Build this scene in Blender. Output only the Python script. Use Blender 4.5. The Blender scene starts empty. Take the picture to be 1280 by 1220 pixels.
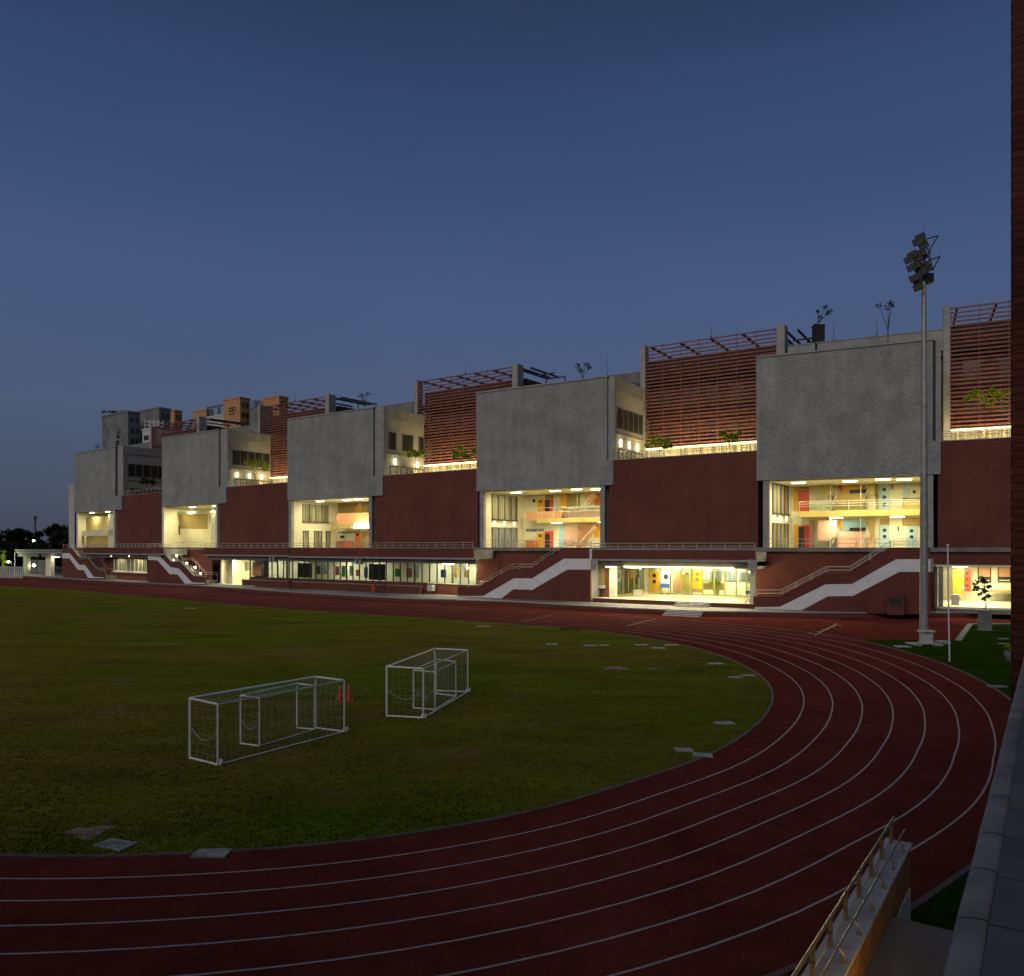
import bpy, math, random
from mathutils import Vector, Matrix
random.seed(7)
R = math.radians
sc = bpy.context.scene
col = sc.collection
F, H = 990.0, 8.0            # focal length in photo pixels, eye height in metres

# ------------------------------------------------------------------ materials
def nt(name):
    m = bpy.data.materials.new(name); m.use_nodes = True
    t = m.node_tree; t.nodes.clear()
    out = t.nodes.new('ShaderNodeOutputMaterial')
    b = t.nodes.new('ShaderNodeBsdfPrincipled')
    t.links.new(b.outputs[0], out.inputs[0])
    return m, t, b, out

def rgba(c): return (c[0], c[1], c[2], 1)

def noise_mix(t, vec, c1, c2, scale, detail=5, lo=.35, hi=.65, rough=.6):
    n = t.nodes.new('ShaderNodeTexNoise'); n.inputs['Scale'].default_value = scale
    n.inputs['Detail'].default_value = detail; n.inputs['Roughness'].default_value = rough
    t.links.new(vec, n.inputs['Vector'])
    r = t.nodes.new('ShaderNodeValToRGB')
    r.color_ramp.elements[0].position = lo; r.color_ramp.elements[1].position = hi
    r.color_ramp.elements[0].color = rgba(c1); r.color_ramp.elements[1].color = rgba(c2)
    t.links.new(n.outputs['Fac'], r.inputs[0])
    return r.outputs[0], n.outputs['Fac']

def mixc(t, fac, a, b, mode='MIX'):
    m = t.nodes.new('ShaderNodeMix'); m.data_type = 'RGBA'; m.blend_type = mode
    if isinstance(fac, (int, float)): m.inputs[0].default_value = fac
    else: t.links.new(fac, m.inputs[0])
    for s, v in ((m.inputs[6], a), (m.inputs[7], b)):
        if isinstance(v, tuple): s.default_value = rgba(v)
        else: t.links.new(v, s)
    return m.outputs[2]

def bump(t, b, h, strength=.3, dist=.02):
    n = t.nodes.new('ShaderNodeBump'); n.inputs['Strength'].default_value = strength
    n.inputs['Distance'].default_value = dist
    t.links.new(h, n.inputs['Height']); t.links.new(n.outputs[0], b.inputs['Normal'])

def coord(t, kind='UV'):
    return t.nodes.new('ShaderNodeTexCoord').outputs[kind]

def plain(name, c, rough=.6, metal=0, var=.25, scale=3.0, kind='Object', spec=.4):
    m, t, b, o = nt(name)
    v = coord(t, kind)
    c1, f = noise_mix(t, v, tuple(x*(1-var) for x in c), tuple(min(1, x*(1+var)) for x in c), scale)
    t.links.new(c1, b.inputs['Base Color'])
    b.inputs['Roughness'].default_value = rough; b.inputs['Metallic'].default_value = metal
    b.inputs['Specular IOR Level'].default_value = spec
    return m

def brick(name, c, c2, mortar, bw=.46, rh=.15, msize=.012, blot=.35, bscale=.25, strength=.4, rough=.85, grit=0.25):
    m, t, b, o = nt(name)
    uv = coord(t, 'UV')
    br = t.nodes.new('ShaderNodeTexBrick')
    t.links.new(uv, br.inputs['Vector'])
    br.inputs['Scale'].default_value = 1
    br.inputs['Brick Width'].default_value = bw; br.inputs['Row Height'].default_value = rh
    br.inputs['Mortar Size'].default_value = msize; br.inputs['Mortar Smooth'].default_value = .3
    br.inputs['Color1'].default_value = rgba(c); br.inputs['Color2'].default_value = rgba(c2)
    br.inputs['Mortar'].default_value = rgba(mortar)
    dk, f1 = noise_mix(t, uv, (1-blot,)*3, (1+blot*.5,)*3, bscale, 7)
    mp = t.nodes.new('ShaderNodeMapping'); mp.inputs['Scale'].default_value = (2.2, 7, 1)
    t.links.new(uv, mp.inputs[0])
    gr, f2 = noise_mix(t, mp.outputs[0], (1-grit,)*3, (1+grit,)*3, 1.0, 4, .3, .7)
    ms = t.nodes.new('ShaderNodeMapping'); ms.inputs['Scale'].default_value = (1.6, .12, 1)
    t.links.new(uv, ms.inputs[0])
    st, f3 = noise_mix(t, ms.outputs[0], (.95,)*3, (1.03,)*3, 1.0, 3, .35, .6)
    x = mixc(t, 1.0, br.outputs['Color'], dk, 'MULTIPLY')
    x = mixc(t, 1.0, x, gr, 'MULTIPLY')
    x = mixc(t, 1.0, x, st, 'MULTIPLY')
    t.links.new(x, b.inputs['Base Color'])
    b.inputs['Roughness'].default_value = rough; b.inputs['Specular IOR Level'].default_value = .25
    inv = t.nodes.new('ShaderNodeMath'); inv.operation = 'SUBTRACT'; inv.inputs[0].default_value = 1
    t.links.new(br.outputs['Fac'], inv.inputs[1])
    ad = t.nodes.new('ShaderNodeMath'); ad.operation = 'ADD'
    t.links.new(inv.outputs[0], ad.inputs[0]); t.links.new(f2, ad.inputs[1])
    bump(t, b, ad.outputs[0], strength, .02)
    return m

def emit(name, c, s):
    m, t, b, o = nt(name)
    t.nodes.remove(b)
    e = t.nodes.new('ShaderNodeEmission'); e.inputs[0].default_value = rgba(c); e.inputs[1].default_value = s
    t.links.new(e.outputs[0], o.inputs[0])
    return m

def glass(name, tint=(.85, .9, .88), refl=.12):
    m, t, b, o = nt(name)
    t.nodes.remove(b)
    tr = t.nodes.new('ShaderNodeBsdfTransparent'); tr.inputs[0].default_value = rgba(tint)
    gl = t.nodes.new('ShaderNodeBsdfGlossy'); gl.inputs['Roughness'].default_value = .04
    gl.inputs[0].default_value = (.8, .85, .9, 1)
    lw = t.nodes.new('ShaderNodeLayerWeight'); lw.inputs[0].default_value = .25
    mu = t.nodes.new('ShaderNodeMath'); mu.operation = 'MULTIPLY_ADD'; mu.inputs[1].default_value = .5; mu.inputs[2].default_value = refl*.4
    t.links.new(lw.outputs['Fresnel'], mu.inputs[0])
    mx = t.nodes.new('ShaderNodeMixShader')
    t.links.new(mu.outputs[0], mx.inputs[0]); t.links.new(tr.outputs[0], mx.inputs[1]); t.links.new(gl.outputs[0], mx.inputs[2])
    t.links.new(mx.outputs[0], o.inputs[0])
    return m

def curtain(name, c1, c2, scale=1.6):
    m, t, b, o = nt(name)
    uv = coord(t, 'UV')
    mp = t.nodes.new('ShaderNodeMapping'); mp.inputs['Scale'].default_value = (scale, .05, 1)
    t.links.new(uv, mp.inputs[0])
    c, f = noise_mix(t, mp.outputs[0], c1, c2, 2.0, 3, .4, .6)
    t.links.new(c, b.inputs['Base Color'])
    b.inputs['Roughness'].default_value = .35; b.inputs['Coat Weight'].default_value = .4; b.inputs['Coat Roughness'].default_value = .05
    return m

def track_mat():
    m, t, b, o = nt('red_rubber')
    v = coord(t, 'Object')
    c, f = noise_mix(t, v, (.098, .0225, .0185), (.140, .033, .027), .09, 6, .3, .7)
    c2, f2 = noise_mix(t, v, (.78, .78, .78), (1.18, 1.16, 1.16), 14, 4, .3, .7)
    c3, f3 = noise_mix(t, v, (.85, .85, .85), (1.08, 1.08, 1.08), 1.2, 5, .35, .65)
    c4, f4 = noise_mix(t, v, (.62, .62, .62), (1.0, 1.0, 1.0), .35, 9, .36, .50, .75)
    x = mixc(t, 1.0, c, c2, 'MULTIPLY'); x = mixc(t, 1.0, x, c3, 'MULTIPLY'); x = mixc(t, .55, x, c4, 'MULTIPLY')
    t.links.new(x, b.inputs['Base Color']); b.inputs['Roughness'].default_value = .8
    b.inputs['Specular IOR Level'].default_value = .0
    bump(t, b, f2, .35, .01)
    return m

def grass_mat(name, green, dry, soil, amt_lo=.42, amt_hi=.62):
    m, t, b, o = nt(name)
    v = coord(t, 'Object')
    mp = t.nodes.new('ShaderNodeMapping'); mp.inputs['Rotation'].default_value = (0, 0, R(-38)); mp.inputs['Scale'].default_value = (.6, 1.5, 1)
    t.links.new(v, mp.inputs[0])
    big, f = noise_mix(t, mp.outputs[0], (0, 0, 0), (1, 1, 1), .06, 9, amt_lo, amt_hi, .66)
    g1, fg = noise_mix(t, v, tuple(x*.55 for x in green), tuple(x*1.4 for x in green), 3.0, 8, .3, .7, .7)
    d1, fd = noise_mix(t, v, tuple(x*.6 for x in dry), tuple(x*1.35 for x in dry), 2.4, 8, .3, .7, .7)
    x = mixc(t, big, g1, d1)
    dk, f3 = noise_mix(t, mp.outputs[0], (.68, .70, .70), (1.22, 1.18, 1.1), .22, 8, .34, .66, .7)
    x = mixc(t, 1.0, x, dk, 'MULTIPLY')
    sp, fs = noise_mix(t, v, (0, 0, 0), (1, 1, 1), .22, 9, .565, .70, .72)
    x = mixc(t, sp, x, soil)
    lush, fl = noise_mix(t, mp.outputs[0], (0, 0, 0), (1, 1, 1), .14, 7, .60, .72, .65)
    x = mixc(t, lush, x, tuple(min(1, q*1.12) for q in green))
    fine, ff = noise_mix(t, v, (.55,)*3, (1.4,)*3, 22, 4, .3, .7)
    x = mixc(t, 1.0, x, fine, 'MULTIPLY')
    t.links.new(x, b.inputs['Base Color']); b.inputs['Roughness'].default_value = .95
    b.inputs['Specular IOR Level'].default_value = .0
    bump(t, b, ff, .8, .05)
    return m

def leaf_mat(name, c, c2):
    m, t, b, o = nt(name)
    g = t.nodes.new('ShaderNodeObjectInfo')
    v = coord(t, 'Object')
    x, f = noise_mix(t, v, c, c2, 2.2, 3, .3, .7)
    t.links.new(x, b.inputs['Base Color']); b.inputs['Roughness'].default_value = .6
    b.inputs['Specular IOR Level'].default_value = .2
    tr = t.nodes.new('ShaderNodeBsdfTranslucent'); t.links.new(x, tr.inputs[0])
    mx = t.nodes.new('ShaderNodeMixShader'); mx.inputs[0].default_value = .3
    t.links.new(b.outputs[0], mx.inputs[1]); t.links.new(tr.outputs[0], mx.inputs[2]); t.links.new(mx.outputs[0], o.inputs[0])
    return m

M = {}
M['grey'] = brick('grey_brick', (.225, .23, .222), (.27, .275, .265), (.20, .205, .195), .48, .16, .014, .16, .35, .5, .9, .26)
def streaks(m):
    t = m.node_tree; b = next(n for n in t.nodes if n.type == 'BSDF_PRINCIPLED'); src = b.inputs['Base Color'].links[0].from_socket
    uv = coord(t, 'UV'); mp = t.nodes.new('ShaderNodeMapping'); mp.inputs['Scale'].default_value = (.55, .035, 1); t.links.new(uv, mp.inputs[0])
    c, f = noise_mix(t, mp.outputs[0], (.93, .935, .94), (1.03, 1.03, 1.03), 1.0, 6, .38, .58, .6)
    c2, f2 = noise_mix(t, uv, (.90, .90, .90), (1.06, 1.06, 1.06), .09, 4, .35, .65)
    x = mixc(t, 1, src, c, 'MULTIPLY'); x = mixc(t, 1, x, c2, 'MULTIPLY'); t.links.new(x, b.inputs['Base Color'])
streaks(M['grey'])
M['red'] = brick('dark_red_brick', (.118, .036, .027), (.145, .044, .032), (.080, .028, .022), .48, .16, .012, .14, .2, .4, .9, .14)
streaks(M['red'])
M['nearred'] = brick('old_red_brick', (.13, .034, .022), (.17, .05, .032), (.05, .018, .014), .23, .085, .006, .35, .8, .8, .9, .2)
M['conc'] = plain('pale_concrete', (.24, .235, .225), .8, 0, .16, .8)
M['conc_dark'] = plain('grey_concrete', (.15, .15, .145), .85, 0, .22, .5)
M['plaster'] = plain('cream_plaster', (.62, .58, .42), .8, 0, .07, .6)
M['dimplaster'] = plain('dull_plaster', (.30, .29, .26), .85, 0, .12, .5)  # plaster in a greyer, darker tone than the cream walls
M['tile'] = plain('cream_floor_tile', (.46, .42, .31), .3, 0, .10, .8)
M['tan'] = plain('tan_plaster', (.30, .22, .08), .8, 0, .12, .7)
M['white'] = plain('white_paint', (.58, .565, .58), .7, 0, .07, 1.0)
M['line'] = plain('lane_white', (.31, .27, .28), .75, 0, .25, 6.0)
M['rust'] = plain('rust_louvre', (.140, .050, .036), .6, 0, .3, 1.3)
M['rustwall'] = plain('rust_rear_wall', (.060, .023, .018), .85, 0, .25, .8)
M['steel'] = plain('rail_steel', (.46, .42, .36), .4, .25, .1, 4)
M['dsteel'] = plain('dark_steel', (.06, .06, .065), .5, .4, .2, 4)
M['frame'] = plain('dark_window_frame', (.05, .045, .035), .5, .2, .2, 4)
M['galv'] = plain('galvanised_steel', (.27, .26, .25), .5, .35, .18, 2.5)
M['post'] = plain('white_goal_paint', (.64, .64, .62), .45, 0, .12, 9)
M['greymetal'] = plain('dull_grey_metal', (.12, .12, .11), .5, .3, .3, 6)
M['netting'] = plain('grey_netting', (.22, .22, .21), .8, 0, .2, 5)
M['yellow'] = plain('yellow_door_paint', (.62, .30, .02), .45, 0, .08, 1)
M['redpaint'] = plain('red_door_paint', (.48, .05, .02), .45, 0, .10, 1)
M['orange'] = plain('orange_paint', (.55, .16, .04), .6, 0, .1, 1)
M['peach'] = plain('peach_paint', (.46, .23, .11), .6, 0, .1, 1)
M['pink'] = plain('pink_paint', (.46, .27, .20), .6, 0, .1, 1)
M['blue'] = plain('pale_blue_paint', (.32, .45, .50), .5, 0, .06, 1)
M['olive'] = plain('olive_paint', (.28, .22, .06), .7, 0, .1, 1)
M['teal'] = plain('sky_blue_paint', (.24, .42, .50), .6, 0, .08, 1)
M['ochre'] = plain('ochre_plaster', (.33, .25, .08), .75, 0, .1, 1)
M['dark'] = plain('dark_void', (.018, .018, .017), .6, 0, .3, 2)
M['black'] = plain('black_plastic', (.012, .012, .013), .5, 0, .2, 3)
M['navy'] = plain('navy_print', (.008, .012, .035), .5, 0, .1, 3)
M['bluep'] = plain('blue_print', (.02, .08, .32), .5, 0, .1, 3)
M['greenp'] = plain('green_print', (.03, .30, .12), .5, 0, .1, 3)
M['pinkp'] = plain('crimson_print', (.40, .06, .10), .5, 0, .1, 3)
M['curt'] = curtain('window_curtain', (.09, .085, .06), (.30, .28, .20))
M['curtb'] = curtain('window_drape_grey', (.08, .09, .10), (.28, .30, .32))
M['dwin'] = curtain('dark_window_glass', (.012, .014, .013), (.035, .036, .03), .8)
M['glass'] = glass('clear_glass')
M['track'] = track_mat()
M['grass'] = grass_mat('field_grass', (.094, .124, .009), (.126, .108, .022), (.15, .112, .055), .37, .63)
M['lawn'] = grass_mat('lawn_grass', (.020, .046, .004), (.030, .044, .006), (.05, .05, .015), .5, .75)
M['soil'] = plain('dull_earth', (.05, .045, .03), .95, 0, .4, .2)
M['path'] = plain('grey_path_paving', (.125, .12, .115), .8, 0, .2, .5)
M['slab'] = plain('worn_concrete_slab', (.23, .235, .235), .85, 0, .4, 4)
M['slabhole'] = plain('drain_hole_dark', (.05, .05, .05), .9, 0, .2, 3)
M['sand'] = plain('bare_sandy_patch', (.17, .135, .10), .95, 0, .25, 2)
M['kerb'] = plain('kerb_concrete', (.085, .062, .058), .9, 0, .3, 2)
M['cone'] = plain('red_cone_plastic', (.38, .04, .02), .5, 0, .1, 5)
M['bark'] = plain('thin_bark', (.06, .045, .03), .9, 0, .3, 6)
M['leaf'] = leaf_mat('fresh_leaves', (.15, .20, .015), (.28, .33, .03))
M['leafd'] = leaf_mat('dark_leaves', (.018, .03, .010), (.04, .055, .015))
M['leafdd'] = leaf_mat('night_trees', (.008, .014, .006), (.022, .032, .012))
M['orangeb'] = plain('orange_render', (.42, .21, .09), .85, 0, .1, .3)
M['whiteb'] = plain('white_render', (.42, .41, .40), .8, 0, .12, .3)
M['greyb'] = plain('old_grey_concrete', (.15, .15, .152), .9, 0, .28, .25)
M['edgecoping'] = plain('worn_edge_coping', (.215, .225, .25), .8, 0, .3, 3.5)
M['coping'] = plain('pale_coping', (.33, .335, .36), .8, 0, .22, 2.5)
M['lampwarm'] = emit('warm_lamp_glow', (1, .93, .62), 16)
M['lampstrip'] = emit('warm_strip_glow', (1, .80, .38), 5)
M['lampwhite'] = emit('white_lamp_glow', (1, .92, .72), 22)
M['lampsmall'] = emit('bulb_glow', (1, .86, .5), 60)
M['lampcool'] = emit('cool_bulb_glow', (.8, 1, .75), 30)
M['sconce'] = emit('wall_lamp_glow', (1, .84, .5), 9)
M['panelglow'] = emit('shop_tube_glow', (1, .93, .75), 10)

# near ledge tiles: irregular slabs with cracked joints
def ledge_mat():
    m, t, b, o = nt('ledge_tiles')
    uv = coord(t, 'UV')
    n = t.nodes.new('ShaderNodeTexNoise'); n.inputs['Scale'].default_value = 2.2; n.inputs['Detail'].default_value = 4
    t.links.new(uv, n.inputs['Vector'])
    dv = t.nodes.new('ShaderNodeVectorMath'); dv.operation = 'MULTIPLY_ADD'
    dv.inputs[1].default_value = (.05, .05, 0); t.links.new(n.outputs['Color'], dv.inputs[0]); t.links.new(uv, dv.inputs[2])
    br = t.nodes.new('ShaderNodeTexBrick'); t.links.new(dv.outputs[0], br.inputs['Vector'])
    br.offset = 0; br.inputs['Scale'].default_value = 1
    br.inputs['Brick Width'].default_value = .42; br.inputs['Row Height'].default_value = 3.0
    br.inputs['Mortar Size'].default_value = .005
    br.inputs['Color1'].default_value = (.125, .133, .155, 1); br.inputs['Color2'].default_value = (.16, .166, .188, 1)
    br.inputs['Mortar'].default_value = (.03, .03, .033, 1)
    a, f = noise_mix(t, uv, (.75,)*3, (1.15,)*3, 3.5, 7, .3, .7)
    x = mixc(t, 1, br.outputs['Color'], a, 'MULTIPLY')
    t.links.new(x, b.inputs['Base Color']); b.inputs['Roughness'].default_value = .75
    bump(t, b, f, .4, .02)
    return m
M['ledge'] = ledge_mat()

# ------------------------------------------------------------------ mesh builder
class MB:
    def __init__(self): self.v = []; self.f = []
    def quad(self, a, b, c, d):
        n = len(self.v); self.v += [tuple(a), tuple(b), tuple(c), tuple(d)]; self.f.append((n, n+1, n+2, n+3))
    def hexa(self, p):      # p: 8 corners, bottom 4 ccw then top 4
        n = len(self.v); self.v += [tuple(x) for x in p]
        for q in ((3, 2, 1, 0), (4, 5, 6, 7), (0, 1, 5, 4), (1, 2, 6, 5), (2, 3, 7, 6), (3, 0, 4, 7)):
            self.f.append(tuple(n+i for i in q))
    def box(self, x0, x1, y0, y1, z0, z1):
        self.hexa([(x0, y0, z0), (x1, y0, z0), (x1, y1, z0), (x0, y1, z0), (x0, y0, z1), (x1, y0, z1), (x1, y1, z1), (x0, y1, z1)])
    def prism(self, pts, z0, z1):
        n = len(self.v); k = len(pts)
        self.v += [(p[0], p[1], z0) for p in pts]+[(p[0], p[1], z1) for p in pts]
        self.f.append(tuple(n+k+i for i in range(k))); self.f.append(tuple(n+i for i in reversed(range(k))))
        for i in range(k): j = (i+1) % k; self.f.append((n+i, n+j, n+k+j, n+k+i))
    def tube(self, path, r, n=6, r1=None, caps=True):
        path = [Vector(p) for p in path]; base = len(self.v); K = len(path)
        for i, p in enumerate(path):
            t = (path[min(i+1, K-1)]-path[max(i-1, 0)]).normalized()
            a = Vector((0, 0, 1)) if abs(t.z) < .95 else Vector((1, 0, 0))
            e1 = t.cross(a).normalized(); e2 = t.cross(e1)
            rr = r if r1 is None else r+(r1-r)*i/max(1, K-1)
            for j in range(n):
                an = 2*math.pi*j/n
                self.v.append(tuple(p+e1*(rr*math.cos(an))+e2*(rr*math.sin(an))))
        for i in range(K-1):
            for j in range(n):
                k = (j+1) % n
                self.f.append((base+i*n+j, base+i*n+k, base+(i+1)*n+k, base+(i+1)*n+j))
        if caps:
            self.f.append(tuple(base+j for j in reversed(range(n)))); self.f.append(tuple(base+(K-1)*n+j for j in range(n)))
    def lathe(self, prof, cx=0, cy=0, n=20):
        base = len(self.v)
        for r, z in prof:
            for j in range(n):
                a = 2*math.pi*j/n; self.v.append((cx+r*math.cos(a), cy+r*math.sin(a), z))
        for i in range(len(prof)-1):
            for j in range(n):
                k = (j+1) % n
                self.f.append((base+i*n+j, base+i*n+k, base+(i+1)*n+k, base+(i+1)*n+j))
        self.f.append(tuple(base+(len(prof)-1)*n+j for j in range(n)))
    def build(self, name, mat, parent=None, smooth=False, vec=None):
        me = bpy.data.meshes.new(name)
        me.from_pydata(self.v, [], self.f); me.update()
        uvl = me.uv_layers.new(name='UVMap')
        vs = me.vertices
        for p in me.polygons:
            n = p.normal
            if abs(n.z) > .75:
                for li in p.loop_indices:
                    c = vs[me.loops[li].vertex_index].co; uvl.data[li].uv = (c.x, c.y)
            else:
                h = Vector((-n.y, n.x)); h = h.normalized() if h.length > 1e-6 else Vector((1, 0))
                for li in p.loop_indices:
                    c = vs[me.loops[li].vertex_index].co; uvl.data[li].uv = (c.x*h.x+c.y*h.y, c.z)
        if smooth:
            for p in me.polygons: p.use_smooth = len(p.vertices) == 4
        if smooth:
            ek = {e.key: e for e in me.edges}
            for p in me.polygons:
                if len(p.vertices) != 4:
                    for k in p.edge_keys: ek[k].use_edge_sharp = True
        me.materials.append(M[mat] if isinstance(mat, str) else mat)
        o = bpy.data.objects.new(name, me); col.objects.link(o)
        if parent is not None:
            o.parent = parent
        return o

def tag(o, label=None, cat=None, group=None, kind=None):
    if label: o['label'] = label
    if cat: o['category'] = cat
    if group: o['group'] = group
    if kind: o['kind'] = kind
    return o

def empty(name, loc, rz=0, label=None, cat=None, group=None):
    o = bpy.data.objects.new(name, None); col.objects.link(o)
    o.location = loc; o.rotation_euler = (0, 0, rz); o.empty_display_size = .5
    return tag(o, label, cat, group)

def copy_tree(o, parent=None):
    c = o.copy(); col.objects.link(c)
    if parent is not None: c.parent = parent
    for ch in list(o.children): copy_tree(ch, c)
    return c

def area(loc, sx, sy, power, target=None, colr=(1, .86, .44)):
    l = bpy.data.lights.new('room_light', 'AREA'); l.shape = 'RECTANGLE'; l.size = sx; l.size_y = sy
    l.energy = power; l.color = colr
    o = bpy.data.objects.new('room_light', l); col.objects.link(o); o.location = loc
    d = Vector(target)-Vector(loc) if target is not None else Vector((0, 0, -1))
    o.rotation_euler = d.to_track_quat('-Z', 'Y').to_euler()
    return o

def point(loc, power, colr=(1, .8, .42), r=.12):
    l = bpy.data.lights.new('bulb_light', 'POINT'); l.energy = power; l.color = colr; l.shadow_soft_size = r
    o = bpy.data.objects.new('bulb_light', l); col.objects.link(o); o.location = loc
    return o

def each(fr, name, mat, parent, *boxes):
    for b_ in boxes:
        mb = MB(); fr.box(mb, *b_); mb.build(name, mat, parent)

# ------------------------------------------------------------------ picture geometry helpers
def G(px, py, z=0.0):                     # point of the horizontal plane z seen at a photo pixel
    Y = F*(H-z)/(py-684.0); return Vector(((px-640)/F*Y, Y, z))
def zat(py, Y): return H-(py-684.0)*Y/F

class Fr:                                  # a facade frame: s along it, d into the building, z up
    def __init__(self, O, u):
        self.O = Vector(O); self.u = Vector(u).normalized(); self.b = Vector((-self.u.y, self.u.x))
    def P(self, s, d): return self.O+self.u*s+self.b*d
    def W(self, s, d, z): p = self.P(s, d); return Vector((p.x, p.y, z))
    def s(self, px, d):
        k = (px-640)/F; o = self.O+self.b*d
        return (k*o.y-o.x)/(self.u.x-k*self.u.y)
    def z(self, px, py, d): return zat(py, self.P(self.s(px, d), d).y)
    def dep(self, px, s):                  # depth d on the line s=const seen at px
        k = (px-640)/F; o = self.O+self.u*s
        return (k*o.y-o.x)/(self.b.x-k*self.b.y)
    def box(self, mb, s0, s1, d0, d1, z0, z1):
        mb.hexa([self.W(s0, d0, z0), self.W(s1, d0, z0), self.W(s1, d1, z0), self.W(s0, d1, z0),
                 self.W(s0, d0, z1), self.W(s1, d0, z1), self.W(s1, d1, z1), self.W(s0, d1, z1)])
    def rect(self, mb, d, x0, y0, x1, y1, th=.08):   # px rectangle on plane d, thickness towards the viewer
        s0, s1 = self.s(x0, d), self.s(x1, d); xm = (x0+x1)/2
        z1, z0 = self.z(xm, y0, d), self.z(xm, y1, d)
        self.box(mb, s0, s1, d-th, d, z0, z1)
        return s0, s1, z0, z1
    def poly(self, mb, pts, d, th):        # px polygon on plane d extruded back by th
        q = [(self.s(x, d), self.z(x, y, d)) for x, y in pts]
        n = len(mb.v); k = len(q)
        mb.v += [tuple(self.W(s, d, z)) for s, z in q]+[tuple(self.W(s, d+th, z)) for s, z in q]
        mb.f.append(tuple(n+i for i in range(k))); mb.f.append(tuple(n+k+i for i in reversed(range(k))))
        for i in range(k): j = (i+1) % k; mb.f.append((n+j, n+i, n+k+i, n+k+j))
        return q
    def szpoly(self, mb, q, d, th):
        n = len(mb.v); k = len(q)
        mb.v += [tuple(self.W(s, d, z)) for s, z in q]+[tuple(self.W(s, d+th, z)) for s, z in q]
        mb.f.append(tuple(n+i for i in range(k))); mb.f.append(tuple(n+k+i for i in reversed(range(k))))
        for i in range(k): j = (i+1) % k; mb.f.append((n+j, n+i, n+k+i, n+k+j))

ZT, ZR, ZF, ZS, ZP = 32.0, 20.2, 7.96, 38.5, 34.7     # block top, brick top, terrace, screen top, roof parapet
EDGE = [(93, 116), (203, 136), (360, 159), (596.5, 192), (947, 236.5), (1176, 260)]
PTS = [Vector(((x-640)/F*(F*24/o), F*24/o)) for x, o in EDGE]
FR = {}
for i, k in enumerate((5, 4, 3, 2, 1)):
    FR[k] = Fr(PTS[i], PTS[i+1]-PTS[i])
ZB = {5: 16.9, 4: 16.95, 3: 16.85, 2: 16.75, 1: 16.45}

# ------------------------------------------------------------------ world, sun, camera
w = bpy.data.worlds.new('World'); sc.world = w; w.use_nodes = True
t = w.node_tree; t.nodes.clear()
wo = t.nodes.new('ShaderNodeOutputWorld'); bg = t.nodes.new('ShaderNodeBackground')
t.links.new(bg.outputs[0], wo.inputs[0])
sky = t.nodes.new('ShaderNodeTexSky'); sky.sky_type = 'NISHITA'; sky.sun_disc = False
SUN_EL, SUN_AZ = R(34), R(213)           # azimuth of the light, clockwise from +Y
sky.sun_elevation = R(2.0); sky.sun_rotation = SUN_AZ
tc = t.nodes.new('ShaderNodeTexCoord'); sep = t.nodes.new('ShaderNodeSeparateXYZ')
t.links.new(tc.outputs['Generated'], sep.inputs[0])
rp = t.nodes.new('ShaderNodeValToRGB')
els = [(0.0, (.058, .070, .102)), (.06, (.068, .088, .140)), (.16, (.076, .108, .192)), (.30, (.062, .101, .220)), (.48, (.036, .068, .165)), (.56, (.025, .046, .108)), (1.0, (.018, .032, .075))]
rp.color_ramp.elements[0].position = els[0][0]; rp.color_ramp.elements[0].color = rgba(els[0][1])
rp.color_ramp.elements[1].position = els[-1][0]; rp.color_ramp.elements[1].color = rgba(els[-1][1])
for p, c in els[1:-1]:
    e = rp.color_ramp.elements.new(p); e.color = rgba(c)
t.links.new(sep.outputs[2], rp.inputs[0])
sk = t.nodes.new('ShaderNodeMix'); sk.data_type = 'RGBA'; sk.blend_type = 'ADD'; sk.inputs[0].default_value = 1.0
sg = t.nodes.new('ShaderNodeMix'); sg.data_type = 'RGBA'; sg.blend_type = 'MULTIPLY'; sg.inputs[0].default_value = 1.0
t.links.new(sky.outputs[0], sg.inputs[6]); sg.inputs[7].default_value = (.004, .004, .006, 1)
sn_ = t.nodes.new('ShaderNodeTexNoise'); sn_.inputs['Scale'].default_value = 2.2; sn_.inputs['Detail'].default_value = 4
smp = t.nodes.new('ShaderNodeMapping'); smp.inputs['Scale'].default_value = (1, 1, 3.5)
t.links.new(tc.outputs['Generated'], smp.inputs[0]); t.links.new(smp.outputs[0], sn_.inputs['Vector'])
srp = t.nodes.new('ShaderNodeValToRGB'); srp.color_ramp.elements[0].color = (.93, .95, .97, 1); srp.color_ramp.elements[1].color = (1.06, 1.04, 1.03, 1)
srp.color_ramp.elements[0].position = .3; srp.color_ramp.elements[1].position = .7
t.links.new(sn_.outputs['Fac'], srp.inputs[0])
smx = t.nodes.new('ShaderNodeMix'); smx.data_type = 'RGBA'; smx.blend_type = 'MULTIPLY'; smx.inputs[0].default_value = 1
t.links.new(rp.outputs[0], smx.inputs[6]); t.links.new(srp.outputs[0], smx.inputs[7])
t.links.new(smx.outputs[2], sk.inputs[6]); t.links.new(sg.outputs[2], sk.inputs[7])
t.links.new(sk.outputs[2], bg.inputs[0]); bg.inputs[1].default_value = .92

sl = bpy.data.lights.new('dusk_sun', 'SUN'); sl.energy = 1.25; sl.angle = R(50); sl.color = (1, .94, .84)
so = bpy.data.objects.new('dusk_sun', sl); col.objects.link(so)
sd = Vector((math.sin(SUN_AZ)*math.cos(SUN_EL), math.cos(SUN_AZ)*math.cos(SUN_EL), math.sin(SUN_EL)))
so.rotation_euler = (-sd).to_track_quat('-Z', 'Y').to_euler()

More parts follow.
